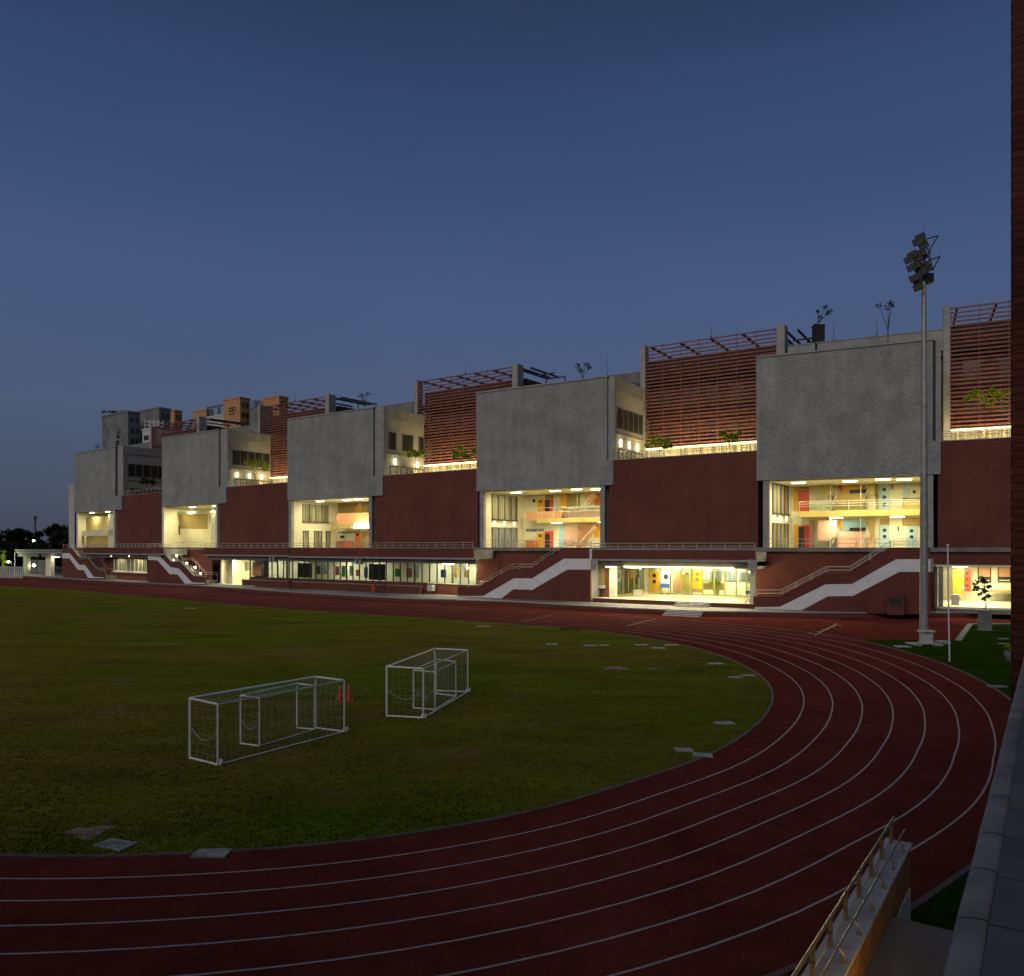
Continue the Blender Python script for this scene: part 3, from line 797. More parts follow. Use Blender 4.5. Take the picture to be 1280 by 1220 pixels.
fr = FR[2]; b = bk[2]
mb = MB(); sA, sB = fr.s(671, d), fr.s(756, d)-.5
fr.box(mb, sA, sB, d, DI, 11.85, 12.55); gal = mb.build('gallery_slab', 'ochre', school)
railing(fr, sA+.1, sB, d+.1, 12.55, 1.7, 2.6, 'gallery_railing', gal, (.6, 1.0))
mb = MB(); fr.box(mb, fr.s(703, d), sB, d+.14, d+.17, 12.65, 14.0); mb.build('balustrade_glass', 'glass', gal)
P(fr, 9.5, 658, 639.5, 703, 650, 'gallery_parapet', 'peach', b, .15)
P(fr, D1-1.9, 672, 640, 692, 650, 'landing_wall', 'orange', b, .12)
door(fr, D1, 672, 624, 680, 640, 'yellow', b, 1); door(fr, D1, 681, 624, 692, 640, 'redpaint', b, 0)
P(fr, D1-.11, 681.5, 625, 687, 640, 'door_leaf', 'black', b, .02)
P(fr, D1, 682, 618, 692, 623.5, 'fanlight', 'tan', b)
P(fr, D1-.1, 666, 624, 669, 628, 'wall_sign', 'black', b); P(fr, D1-.1, 695, 628, 698, 640, 'notice_board', 'blue', b)
P(fr, D1, 700, 613, 709, 637, 'wall_panel', 'yellow', b); P(fr, D1, 709, 613, 725, 633, 'wall_panel', 'olive', b)
quadpanel(fr, D1-1.2, [(727, 613), (743, 613), (745, 620), (736, 631)], 'stair_flight', 'peach', b, .6)
P(fr, D1, 743, 611, 752, 632, 'wall_panel', 'orange', b)
P(fr, D1-1.0, 703, 638, 752, 650, 'landing_wall', 'pink', b, .15)
for a0, a1 in (((722, 637), (743, 616)), ((724, 680), (742, 658))):
    mb = MB(); mb.tube([fr.W(fr.s(a0[0], 9.4), 9.4, fr.z(a0[0], a0[1], 9.4)), fr.W(fr.s(a1[0], 9.4), 9.4, fr.z(a1[0], a1[1], 9.4))], .11, 5); mb.build('stair_rail', 'steel', b)
for x in (721.5,):
    mb = MB(); mb.tube([fr.W(fr.s(x, 8.5), 8.5, ZF), fr.W(fr.s(x, 8.5), 8.5, 16.5)], .05, 5); mb.build('hanger_rod', 'steel', b)
P(fr, D1, 658, 661, 662, 664.5, 'fanlight', 'curtb', b); P(fr, D1, 663, 661, 671, 664.5, 'fanlight', 'curtb', b); P(fr, D1, 672, 661, 680, 664.5, 'fanlight', 'curtb', b)
door(fr, D1, 671.5, 666, 680, 685, 'yellow', b, 1); door(fr, D1, 681, 664, 692, 685, 'redpaint', b, 0)
P(fr, D1-.11, 681.5, 667, 687, 685, 'door_leaf', 'black', b, .02)
mb = MB()
for i in range(4): fr.rect(mb, D1-.5, 658.5+i*3.3, 675+(i % 2), 661+i*3.3, 685, .3)
mb.build('chair_stack', 'orange', b)
P(fr, D1, 699, 656, 705, 684, 'wall_panel', 'teal', b); P(fr, D1, 705, 656, 724, 682, 'wall_panel', 'pink', b)
quadpanel(fr, D1-1.2, [(725, 656), (743, 656), (744, 660), (728, 682), (720, 685)], 'stair_flight', 'peach', b, .6)
P(fr, D1, 743, 657, 750, 672, 'wall_panel', 'yellow', b)

fr = FR[3]; b = bk[3]
mb = MB(); sA, sB = fr.s(421, 9.5), fr.s(464.5, 6.5)-.4
fr.box(mb, sA, sB, 8.0, DI, 11.6, 12.2); gal = mb.build('gallery_slab', 'ochre', school)
P(fr, 8.0, 421.5, 641.5, 462, 655, 'gallery_parapet', 'peach', gal, .15)
P(fr, D1, 422, 624, 447, 641, 'wall_panel', 'tan', b)
door(fr, D1, 445, 633, 452, 646, 'yellow', b, 0); P(fr, D1, 452.5, 628, 463, 641, 'wall_panel', 'tan', b)
mb = MB(); fr.rect(mb, 7.6, 445, 655, 464, 660.5, .5); mb.build('tube_lamp', 'lampwhite', b)
P(fr, D1, 421, 664, 446, 667, 'fanlight', 'curtb', b)
mb = MB()
for i in range(5): fr.rect(mb, D1-.4, 422+i*4.0, 676.5, 425.2+i*4.0, 685, .3)
mb.build('chair_row', 'orange', b)
door(fr, D1, 444, 664, 451, 685, 'orange', b, 1); P(fr, D1, 452, 664, 460, 685, 'wall_panel', 'tan', b); P(fr, D1, 460, 668, 464, 685, 'wall_panel', 'peach', b)
P(fr, D1-.1, 425.5, 669.5, 430.5, 672.5, 'wall_sign', 'black', b)

fr = FR[4]; b = bk[4]                       # stair hall: plain cream walls with a wide beam frame
P(fr, 4.0, 219, 639, 272, 642.5, 'beam', 'plaster', b, .5); P(fr, 4.0, 266, 643, 272.5, 685, 'pillar_face', 'plaster', b, .5)
P(fr, D1, 246, 644, 263, 653, 'window', 'curt', b); P(fr, D1, 244, 671, 260, 685, 'window', 'tan', b)
P(fr, 5.6, 219.6, 658, 221, 667, 'wall_sign', 'black', b); P(fr, 2.5, 206.5, 674, 210, 678, 'notice_board', 'greymetal', b)
mb = MB(); mb2 = MB(); sw4 = [o for o in school.children if o.name.startswith('opening_side_wall')][1]
O4 = fr.P(fr.s(203.5, .3)+.5, .76); w4 = Fr(O4, fr.b)
w4.box(mb, 3.2, 10.2, -.07, 0, 12.2, 15.6); mb.build('wall_panel', 'tan', sw4)
w4.box(mb2, 3.0, 3.25, -.1, 0, 10.8, 12.8); mb2.build('wall_sign', 'black', sw4)  # black strip painted for a dark slot in the wall, no sign
fr = FR[5]; b = bk[5]
P(fr, 1.6, 98, 663, 144, 670, 'beam', 'plaster', b, .5); P(fr, 1.6, 98, 642, 103.5, 690, 'pillar_face', 'plaster', b, .5); P(fr, 1.6, 138, 642, 144, 690, 'pillar_face', 'plaster', b, .5)
P(fr, 2.4, 103, 646, 139, 663, 'wall_panel', 'tan', b, .2); P(fr, 2.4, 103, 669.5, 139, 690, 'wall_panel', 'tan', b, .2)
P(fr, 1.0, 99, 674, 101.5, 679, 'wall_sign', 'greymetal', b)

# ---------------------------------------------------------- ground floor, canopies and outer stairs
DF = -5.5                                  # front plane
def solid_wall(k, xa, xb, d, z0, z1, mat='red', th=.35, name='ground_floor_wall'):
    fr = FR[k]; mb = MB(); fr.box(mb, fr.s(xa, d), fr.s(xb, d), d, d+th, z0, z1); return mb.build(name, mat, school)
solid_wall(5, 88, 203, .3, .5, ZF-.36); solid_wall(4, 203, 274, .3, .5, ZF-.36)
solid_wall(2, 596, 741, .3, .5, ZF-.36); solid_wall(1, 944, 1168, .3, .5, ZF-.36)
for k, xa, xb in ((5, 93, 203), (4, 203, 360), (3, 360, 596.5), (2, 596.5, 947), (1, 947, 1262)):   # terrace edge slabs
    fr = FR[k]; mb = MB(); fr.box(mb, fr.s(xa, 0), fr.s(xb, 0) if k > 1 else fr.s(1176, 0)+22, -.15, .09, ZF-.5, ZF); mb.build('terrace_edge', 'conc_dark', school)

def stair(k, top, bottom, stripe, lamps=False):
    fr = FR[k]
    mb = MB(); fr.poly(mb, top+bottom, DF, .3); st = mb.build('outer_staircase', 'red', school)
    mb = MB(); fr.poly(mb, stripe, DF-.04, .036); mb.build('white_band', 'white', st)
    cp = MB(); q = [(fr.s(x, DF), fr.z(x, y, DF)) for x, y in top]
    for (sa, za), (sb, zb_) in zip(q[:-1], q[1:]):
        cp.hexa([fr.W(sa, DF-.05, za+.002), fr.W(sb, DF-.05, zb_+.002), fr.W(sb, DF+.36, zb_+.002), fr.W(sa, DF+.36, za+.002),
                 fr.W(sa, DF-.05, za+.09), fr.W(sb, DF-.05, zb_+.09), fr.W(sb, DF+.36, zb_+.09), fr.W(sa, DF+.36, za+.09)])
    cp.build('coping', 'conc' if lamps else 'red', st)
    # steps behind the wall, following its top line 0.9 m lower
    ms = MB()
    for (sa, za), (sb, zb_) in zip(q[:-1], q[1:]):
        n = max(1, int(abs(zb_-za)/.17))
        for i in range(n):
            s_0 = sa+(sb-sa)*i/n; s_1 = sa+(sb-sa)*(i+1)/n; zz = max(za+(zb_-za)*i/n, za+(zb_-za)*(i+1)/n)-.85
            if zz > .62: fr.box(ms, min(s_0, s_1), max(s_0, s_1), DF+.31, DF+2.9, .5, zz)
    ms.build('steps', 'conc_dark', st)
    hr = MB()
    for h_ in (.45, .85):
        hr.tube([fr.W(s, DF+.2, z+h_) for s, z in q], .035, 6)
        hr.tube([fr.W(s, DF+2.7, z+h_-.1) for s, z in q], .03, 6)
    for (sa, za), (sb, zb_) in zip(q[:-1], q[1:]):
        n = max(1, int(math.hypot(sb-sa, zb_-za)/1.9))
        for i in range(n+1):
            s, z = sa+(sb-sa)*i/n, za+(zb_-za)*i/n
            hr.tube([fr.W(s, DF+.2, z), fr.W(s, DF+.2, z+.85)], .03, 5); hr.tube([fr.W(s, DF+2.7, z-.85), fr.W(s, DF+2.7, z+.75)], .03, 5)
    hr.build('handrail', 'steel', st)
    return st, q
stair(1, [(941.6, 746.6), (975, 746.5), (1032, 717.4), (1062, 717.4), (1113, 685.4), (1163, 685.4)], [(1163, 768), (941.6, 764)],
      [(941.6, 759), (975, 758.4), (1032, 730.4), (1065, 730), (1120, 699), (1163, 699), (1163, 714.8), (1124, 715), (1066, 745), (1035, 745.4), (1001, 763.4), (941.6, 763.6)])
stair(2, [(572.4, 733.8), (599, 734), (640, 712.4), (664, 712.4), (704, 685.6), (738, 685.4)], [(738, 753), (572.4, 750)],
      [(572.4, 745), (604, 745), (642, 723), (665, 723), (705, 698.4), (738.2, 698.4), (738.2, 712), (709, 712), (665, 737.4), (642, 736.4), (624, 750), (572.4, 749.6)])
stair(5, [(78, 685), (88, 685), (100, 700), (109, 700), (120, 714.6), (130, 715)], [(130, 723), (78, 722)],
      [(78, 691.4), (87, 691.4), (99, 706), (106, 706), (117, 721), (129.8, 722), (129.8, 722.8), (110, 722.5), (105, 713), (97, 712), (87, 698), (78, 698)])
st4, q4 = stair(4, [(185, 685), (199, 685), (214, 702), (226, 702.4), (242, 720), (256.5, 721)], [(256.5, 730), (185, 727)],
      [(185, 692.4), (197, 692.4), (213, 709), (223, 710.4), (240, 728), (256.3, 728.6), (256.3, 729.8), (231, 729.6), (222, 718), (212, 717.6), (197, 700.6), (185, 700)], True)
fr = FR[4]
for x, y in ((217, 700), (221, 694.5), (233.5, 704), (244, 709), (251, 717)):   # bright lamps along these steps
    s, z = fr.s(x, DF+1.6), fr.z(x, y, DF+1.6)
    mb = MB(); mb.lathe([(0, -.16), (.14, -.1), (.18, 0), (.14, .1), (0.01, .16)], 0, 0, 10)
    c = fr.W(s, DF+1.6, z); mb.v = [(a+c.x, b_+c.y, c_+c.z) for a, b_, c_ in mb.v]
    mb.build('step_lamp', 'lampsmall', st4); point((c.x, c.y, c.z-.02), 60, (1, .78, .4), .2)
    mb = MB(); mb.tube([(c.x, c.y, max(.6, c.z-1.4)), (c.x, c.y, c.z-.15)], .04, 5); mb.build('lamp_post', 'steel', st4)
mb = MB(); FR[2].rect(mb, DF-.06, 737.6, 686, 740.2, 700.5, .15); mb.build('white_post', 'white', school)

def canopy(k, xa, xb, name, y=(685.2, 692.8, 695.4, 702), beams=(), ra=True, lip='conc', mat='red'):
    fr = FR[k]; xm = (xa+xb)/2; sa, sb = fr.s(xa, DF), fr.s(xb, DF)
    z = [fr.z(xm, q, DF) for q in y]; z[0] = min(z[0], ZF-.02)
    mb = MB(); fr.box(mb, sa, sb, DF, DF+.3, z[1], z[0]); cn = mb.build(name, mat, school)
    each(fr, 'pale_edge', lip, cn, (sa-.05, sb+.05, DF-.06, DF+.4, z[0], z[0]+.09), (sa-.05, sb+.05, DF-.08, DF+.31, z[2], z[1]))
    mb = MB(); fr.box(mb, sa, sb, DF+.32, -.16, z[2]+.05, z[0]-.25); mb.build('deck', 'conc', cn)
    mb = MB(); fr.box(mb, sa+.1, sb-.1, DF+.7, DF+1.15, z[3], z[2]+.04); mb.build('deep_beam', 'conc_dark', cn)
    for x in beams:
        s = fr.s(x, DF)
        each(fr, 'beam_end', 'conc', cn, (s-.75, s-.2, DF+.1, DF+.69, z[3]-.25, z[2]-.003), (s+.2, s+.75, DF+.1, DF+.69, z[3]-.25, z[2]-.003))
    if ra: railing(fr, sa+.1, sb-.1, DF+.15, z[0]+.09, .78, 1.75, 'railing', cn, (.5, 1.0))
    return cn, z
cA, zA = canopy(5, 104, 203, 'canopy', (684.6, 691.8, 693.4, 697), (), True)
# little window bay at the far left
fr = FR[5]; d = -2.6
mb = MB(); fr.box(mb, fr.s(143, d), fr.s(184, d), d, d+.1, fr.z(164, 714.5, d), fr.z(164, 699, d)); wn = mb.build('window', 'curt', school)
mb = MB()
for i in range(9):
    s = fr.s(143+41*i/8, d); fr.box(mb, s-.08, s+.08, d-.12, d-.003, fr.z(164, 714.5, d), fr.z(164, 699, d))
fr.rect(mb, d-.12, 142, 713.6, 185, 716, .15); mb.build('window_frame', 'plaster', wn)
mb = MB(); fr.box(mb, fr.s(131, d), fr.s(185, d), d+.11, d+.4, .6, fr.z(164, 699, d)+.02); fr.rect(mb, d+.1, 142, 715.5, 185, 724, .1); fr.rect(mb, d+.02, 131, 698, 142.5, 724, .1); mb.build('ground_floor_wall', 'red', school)
s_ = fr.s(143, -4.2); ceiling_lamp(fr, s_, -4.3, zA[2]-.1, cA, 110, 1.5, .5); ceiling_lamp(fr, fr.s(166, -4.2), -4.3, zA[2]-.1, cA, 150, 1.5, .5)

# long canopy in two lengths that meet at the bend
cB, zB_ = canopy(4, 255.5, 361.5, 'long_canopy', (685, 693.6, 695.4, 700.5), (339,))
cC, zC_ = canopy(3, 360.5, 591, 'long_canopy', (685.2, 696.2, 698.4, 703.5), (446.5,))
mb = MB(); FR[3].rect(mb, DF-.11, 577, 686, 593.5, 697, .2)
for (k, xa, xb, ytop, ybot, d) in ((4, 313, 362, 703, 720.5, -2.4), (3, 359, 596, 704, 726, -2.4)):
    fr = FR[k]; xm = (xa+xb)/2; sa, sb = fr.s(xa, d), fr.s(xb, d)
    z1 = 5.9; z0 = 2.35
    gm = MB(); fr.box(gm, sa, sb, d, d+.03, z0, z1); gw = gm.build('glass_wall', 'glass', school)
    mb = MB(); n = int((sb-sa)/1.55)
    for i in range(n+1):
        s = sa+(sb-sa)*i/n; wd_ = .09 if i % 5 else .16; fr.box(mb, s-wd_, s+wd_, d-.12, d-.003, z0, z1)
    fr.box(mb, sa, sb, d-.1, d-.003, z1-.14, z1); fr.box(mb, sa, sb, d-.16, d+.2, z0-.1, z0-.003); mb.build('mullion', 'frame', gw)
    # room behind: floor, back wall, tube lights
    mb = MB(); fr.box(mb, sa-.2, sb+.3, d+4.4, d+4.6, .6, z1+.3); rb = mb.build('room_back_wall', 'plaster', school)
    mb = MB(); fr.box(mb, sa-.2, sb+.3, d-.1, d+4.4, z1+.1, z1+.3); mb.build('room_ceiling', 'plaster', rb)
    mb = MB(); fr.box(mb, sa-.2, sb+.3, d+.1, d+4.4, .55, .95); mb.build('room_floor', 'tile', rb)
    n = max(2, int((sb-sa)/7))
    for i in range(n):
        if k == 3 and i in (0, 3): continue
        ceiling_lamp(fr, sa+(sb-sa)*(i+.5)/n, d+2.0, z1+.1, rb, 130 if k == 3 else 110, 3.0, .3, 'panelglow', (1, .95, .74))
    # low brick wall with coping below the glass
    mb = MB(); fr.box(mb, sa, sb if k == 4 else fr.s(535, d), d-.3, d-.005+.0, .6, z0-.11); lwl = mb.build('low_wall', 'red', school)
    mb = MB(); fr.box(mb, sa, sb if k == 4 else fr.s(535, d), d-1.9, d-1.5, .6, 1.75); lwl2 = mb.build('low_wall', 'red', school)
    mb = MB(); fr.box(mb, sa-.05, (sb if k == 4 else fr.s(535, d))+.05, d-2.0, d-1.42, 1.75, 1.88); mb.build('coping', 'conc_dark', lwl2)
fr = FR[3]; d = -2.4
gw3 = [o for o in school.children if o.name.startswith('glass_wall')][-1]
for x0, x1, y0, y1, mt in ((395, 401, 707, 718, 'greyb'), (404, 409, 706, 718, 'whiteb'), (419, 424, 708, 719, 'pinkp'), (427, 432, 707, 721, 'greenp'), (437, 441, 707, 720, 'whiteb'), (445, 450, 712, 720, 'pinkp'),
                           (455, 460, 709, 722, 'bluep'), (494, 500, 711, 721, 'greenp'), (508, 515, 710, 722, 'pinkp'), (519, 524, 708, 722, 'whiteb'), (551, 558, 712, 722, 'bluep'), (568, 572, 709, 722, 'yellow'), (580, 585, 709, 722, 'peach')):
    P(fr, d+.6, x0, y0, x1, y1, 'poster', mt, gw3, .03)
P(fr, d+.5, 372, 704, 390, 722, 'blind', 'dark', gw3, .04); P(fr, d+.5, 461, 705, 482, 725, 'blind', 'dark', gw3, .04)
# return wall of the last room, lit from the bay beside it
mb = MB(); fr.box(mb, fr.s(536, d-.0), fr.s(598, d), d-.34, d-.02, .6, 2.24); lwl = mb.build('low_wall', 'red', school)
mb = MB(); fr.box(mb, fr.s(536, d-.0), fr.s(598, d), d-.42, d-.02, 2.242, 2.33); mb.build('coping', 'plaster', lwl)
P(fr, d-.9, 537, 731, 543.5, 738.5, 'wash_trough', 'whiteb', school, .6)
ceiling_lamp(fr, fr.s(560, -3.9), -3.9, zC_[3]-.05, cC, 110, 2.0, .4)
# open bay at the left end of the long canopy
fr = FR[4]
mb = MB(); fr.box(mb, fr.s(276, 2.5), fr.s(318, 2.5), 2.5, 2.7, .6, 6.0); bb = mb.build('bay_back_wall', 'plaster', school)
mb = MB(); fr.box(mb, fr.s(262, 0), fr.s(330, -2.4), DF+.9, 2.5, .6, .78); mb.build('bay_floor', 'tile', bb)
each(fr, 'bay_column', 'plaster', bb, (fr.s(284, -1.5), fr.s(290.5, -1.5), -1.5, -.9, .7, 6.2), (fr.s(275.5, -3), fr.s(277, -3), -3, 2.5, .7, 6.2))
mb = MB(); fr.rect(mb, 2.49, 291, 702, 313, 713, .06); wn = mb.build('window', 'curt', bb)
mb = MB()
for x in (291, 296.5, 302, 307.5, 313): fr.rect(mb, 2.42, x-.4, 702, x+.4, 713, .08)
mb.build('window_frame', 'frame', wn)
P(fr, -2.6, 316, 703, 327, 719.5, 'door', 'peach', bb, .06)
ceiling_lamp(fr, fr.s(298, -1), -.6, 6.1, bb, 210, 1.6, .5); ceiling_lamp(fr, fr.s(322, -.5), -.4, 5.9, bb, 60, 1.6, .5)
mb = MB(); fr.box(mb, fr.s(258, .0), fr.s(275, .0), -1.8, -1.5, .6, 6.4); mb.build('ground_floor_wall', 'red', school)

# entrance hall under the right-hand canopy
cD, zD = canopy(2, 740.5, 944, 'entrance_canopy', (687.5, 699.3, 701.8, 709.5), ())
fr = FR[2]
P(fr, DF-.11, 935.5, 699.5, 946, 714, 'beam_end', 'conc', cD, .25); P(fr, DF-.11, 739.5, 700, 747, 712, 'beam_end', 'conc', cD, .25)
ZH, HB, ZC = 1.15, 8.2, 5.35
sa, sb = fr.s(741, DF), fr.s(943, DF)
mb = MB(); fr.box(mb, sa, sb, DF+.1, HB+3.5, .5, ZH); hf = mb.build('hall_floor', 'tile', school)
mb = MB(); fr.box(mb, sa, sb, DF+.02, DF+.098, .5, ZH-.02); mb.build('riser', 'red', hf)
mb = MB(); fr.box(mb, sa, sb-.05, DF+1.2, HB+3.5, ZC, ZC+.3); mb.build('hall_ceiling', 'plaster', hf)
mb = MB(); fr.box(mb, sa, sb+3.5, HB+3.5, HB+3.7, ZH, ZC); hb = mb.build('hall_back_wall', 'plaster', school)
each(fr, 'hall_column', 'plaster', hf, (fr.s(937.5, -5), fr.s(943.5, -5), DF+.4, DF+.9, ZH, ZC), (fr.s(761.5, -3), fr.s(769, -3), -3, -2.4, ZH, ZC))
mb = MB(); fr.box(mb, sb-.4, sb, .66, HB, ZH, ZC); mb.build('hall_end_wall', 'plaster', hf)
mb = MB(); fr.rect(mb, -2.2, 741, 711, 762, 747, .3); bwl = mb.build('hall_brick_wall', 'orange', hf)
M['lit_brick'] = brick('hall_brick_lit', (.23, .075, .045), (.27, .09, .055), (.2, .1, .07))  # lit copy of the red brick, lamp light put into its colour
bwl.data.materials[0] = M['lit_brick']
P(fr, -2.5, 741.5, 711, 756, 732, 'notice_board', 'tan', hf, .05); P(fr, -2.6, 742, 731.5, 757, 735, 'wash_basin', 'whiteb', hf, .5)
gL = fr.s(771, -1.5)
gm = MB(); fr.box(gm, gL-.03, gL, -1.5, HB, ZH+.3, ZC-.1); gl = gm.build('glass_wall', 'glass', hf)
mb = MB()
for i in range(6): dd = -1.5+(HB+1.3)*i/5; fr.box(mb, gL, gL+.08, dd-.06, dd+.06, ZH+.1, ZC)
fr.box(mb, gL-.03, gL+.1, -1.5, HB, ZH+.05, ZH+.29); mb.build('mullion', 'olive', gl)
mb = MB(); fr.box(mb, gL-4, gL-3.8, -1.5, HB, ZH, ZC); mb.build('side_room_wall', 'olive', hf)
P(fr, 6.0, 778, 722, 800, 741, 'locker_row', 'greymetal', hf, .6); P(fr, 3.0, 783, 712, 793, 722, 'wall_panel', 'peach', hf, .1)
gm = MB(); sg0, sg1 = fr.s(812, HB), fr.s(943, HB); fr.box(gm, sg0, sg1, HB, HB+.03, ZH+.02, ZC); gl = gm.build('glass_wall', 'glass', hf)
mb = MB()
for x in (812, 825.5, 838.5, 852, 865, 878.5, 893, 906, 920.5, 933.5): s = fr.s(x, HB); fr.box(mb, s-.09, s+.09, HB-.1, HB-.003, ZH, ZC)
fr.box(mb, sg0, sg1, HB-.08, HB-.003, ZH, ZH+.15); fr.box(mb, sg0, sg1, HB-.08, HB-.003, ZC-.2, ZC); mb.build('mullion', 'olive', gl)
HD = HB+3.4
door(fr, HD, 812.5, 714, 824, 741, 'yellow', hb, 2); P(fr, HD, 841, 714, 851, 739, 'door', 'peach', hb); door(fr, HD, 866, 713, 878, 737, 'yellow', hb, 2, 'redpaint')
P(fr, HD, 880, 714, 890, 726, 'window', 'curtb', hb); P(fr, HD, 891, 714, 902, 726, 'window', 'curtb', hb); P(fr, HD, 907, 714, 921, 726, 'window', 'curtb', hb); P(fr, HD, 923, 715, 943, 726, 'window', 'curtb', hb)
P(fr, HD-.3, 853, 718, 864, 739, 'kiosk', 'olive', hb, .6); P(fr, HD-.6, 857, 716, 861, 724, 'screen', 'black', hb, .05)
P(fr, HD-1.2, 880, 729, 906, 737, 'low_cabinet', 'tan', hb, .5)
for x, dd, pw in ((790, -3.2, 110), (850, -.5, 150), (905, -.5, 150), (830, 6.0, 130), (890, 6.0, 130), (832, 10.0, 170), (872, 10.0, 190), (915, 10.0, 190)):
    ceiling_lamp(fr, fr.s(x, dd), dd, ZC, hf, pw, 1.6, .5)
ceiling_lamp(fr, fr.s(764, -4.6), -4.6, ZC+.05, cD, 60, 1.3, .5, 'lampwhite')
# entrance steps: down to the path, and from the path to the track
s0_, s1_ = fr.s(843, DF-1), fr.s(885, DF-1)
mb = MB()
for i in range(3): fr.box(mb, s0_, s1_, DF-.5*(i+1), DF-.5*i+.015, .5, ZH-.14*(i+1))
es_ = mb.build('entrance_steps', 'conc_dark', hf)
for i in range(3):  # white strips added so that each tread stands out
    mb = MB(); fr.box(mb, s0_, s1_, DF-.5*(i+1)-.01, DF-.5*(i+1)+.1, ZH-.14*(i+1)-.03, ZH-.14*(i+1)+.006); mb.build('white_edge_strip', 'white', es_)
A_, B_ = G(834, 768.2), G(880, 770.3); dv_ = (B_-A_).normalized(); nv_ = Vector((dv_.y, -dv_.x, 0))
mb = MB()
for i in range(4):
    o0, o1 = -.3, .42*(i+1); zz = ZPATH+.035-.145*(i+1)+.03
    q = [A_+nv_*o1, B_+nv_*o1, B_+nv_*o0, A_+nv_*o0]; mb.prism([(p.x, p.y) for p in q], -.03-.002*i, zz)
es_ = mb.build('entrance_steps', 'conc_dark', hf)
for i in range(4):
    o1 = .42*(i+1)+.01; zz = ZPATH+.035-.145*(i+1)+.036; mb = MB()
    q = [A_+nv_*o1, B_+nv_*o1, B_+nv_*(o1-.1), A_+nv_*(o1-.1)]; mb.prism([(p.x, p.y) for p in q], zz-.04, zz); mb.build('white_edge_strip', 'white', es_)
for x, dd, zz, pw in ((800, -2.5, ZC-.35, 150), (850, -2.5, ZC-.35, 170), (905, -2.5, ZC-.35, 170), (937, -3.2, ZC-.6, 330)):  # bulbs added to throw hall light on the apron and stair wall
    c = fr.W(fr.s(x, dd), dd, zz); point(c, pw, (1, .84, .45), .12)
    mb = MB(); mb.lathe([(.02, -.1), (.1, -.05), (.13, .05), (.05, .14), (.02, ZC-zz)], 0, 0, 10); mb.v = [(a+c.x, b_+c.y, z+c.z+.16) for a, b_, z in mb.v]; mb.build('ceiling_lamp', 'lampwarm', hf)
# added lamp strip, no known fixture, for hall light spilling on path and track
sA_, sB_ = fr.s(778, DF), fr.s(915, DF)
mb = MB(); fr.box(mb, sA_, sB_, DF+.36, DF+.6, zD[3]-.02, zD[3]+.1); mb.build('added_spill_strip', 'lampstrip', cD)
a_ = fr.W((sA_+sB_)/2, DF+.3, zD[3]-.05); t_ = fr.W((sA_+sB_)/2, DF-7.5, 0)
st_ = area(a_, 1, 1, 2300, t_, (1, .84, .5)); st_.data.size = sB_-sA_; st_.data.size_y = .2
dz_ = -(t_-a_).normalized(); dx_ = Vector((fr.u.x, fr.u.y, 0)); dy_ = dz_.cross(dx_).normalized(); dx_ = dy_.cross(dz_)
st_.rotation_euler = Matrix((dx_, dy_, dz_)).transposed().to_euler()
c = FR[3].W(FR[3].s(584, -3.6), -3.6, 4.6); point(c, 420, (1, .82, .42), .12)  # added bulb that brightens the wall behind the outer stair
mb = MB(); mb.lathe([(.02, -.1), (.1, -.05), (.13, .05), (.05, .14), (.02, .8)], 0, 0, 10); mb.v = [(a+c.x, b_+c.y, z+c.z+.16) for a, b_, z in mb.v]; mb.build('ceiling_lamp', 'lampwarm', cC)

# room at the far right end, red roller blinds
fr = FR[1]; ZC1 = 5.75; DH = 15
sa, sb = fr.s(1170, .0), fr.s(1176, 0)+20
mb = MB(); fr.box(mb, sa, sb, .05, DH+.2, .5, ZH); hf1 = mb.build('lobby_floor', 'tile', school)
mb = MB(); fr.box(mb, sa, sb, -.7, .04, .5, ZH-.15); mb.build('lobby_step', 'conc_dark', hf1)
mb = MB(); fr.box(mb, sa, sb, .1, DH, ZC1, ZC1+.2); mb.build('lobby_ceiling', 'plaster', hf1)
mb = MB(); fr.box(mb, sa-.4, sb, .2, .6, ZC1+.2, ZF-.51); wl = mb.build('ground_floor_wall', 'red', school)
mb = MB(); fr.box(mb, sa-.4, sb, .12, .19, ZC1, ZC1+.25); mb.build('lintel_trim', 'conc', wl)
mb = MB(); fr.box(mb, sa, sb+6, DH, DH+.2, ZH, ZC1); lb = mb.build('lobby_back_wall', 'plaster', school)
each(fr, 'lobby_column', 'conc', hf1, (fr.s(1173, .3), fr.s(1179, .3), .25, .9, ZH, ZC1), (sa-.1, sa+.2, .95, DH, ZH, ZC1))
door(fr, DH-3, 1191, 711, 1205, 746, 'yellow', lb, 0, 'orange'); door(fr, DH-1.5, 1205, 711, 1213.5, 739, 'redpaint', lb, 3)
for x0, x1 in ((1222, 1239), (1247, 1264)):
    mb = MB(); fr.rect(mb, DH-.01, x0, 708, x1, 728, .06); wn = mb.build('window', 'black', lb)
    P(fr, DH-.08, x0+1.5, 708, x1-1.5, 721, 'roller_blind', 'peach', wn, .05); P(fr, DH-.08, x0+2, 724.8, x1-2, 726, 'sill_board', 'plaster', wn, .1)
P(fr, DH-1.2, 1240, 731, 1265, 740, 'seat_block', 'tile', lb, .8); P(fr, DH-1.5, 1238, 737, 1266, 740.5, 'seat_base', 'tan', lb, 1.1)
for x, dd, pw in ((1200, 4, 210), (1235, 5, 230), (1240, 11, 190), (1205, 11, 140)):
    ceiling_lamp(fr, fr.s(x, dd), dd, ZC1, hf1, pw, 1.6, .5)
mb = MB(); fr.rect(mb, DF+.3, 1160.5, 698.5, 1166.5, 714, .3); mb.build('beam_end', 'conc', school)
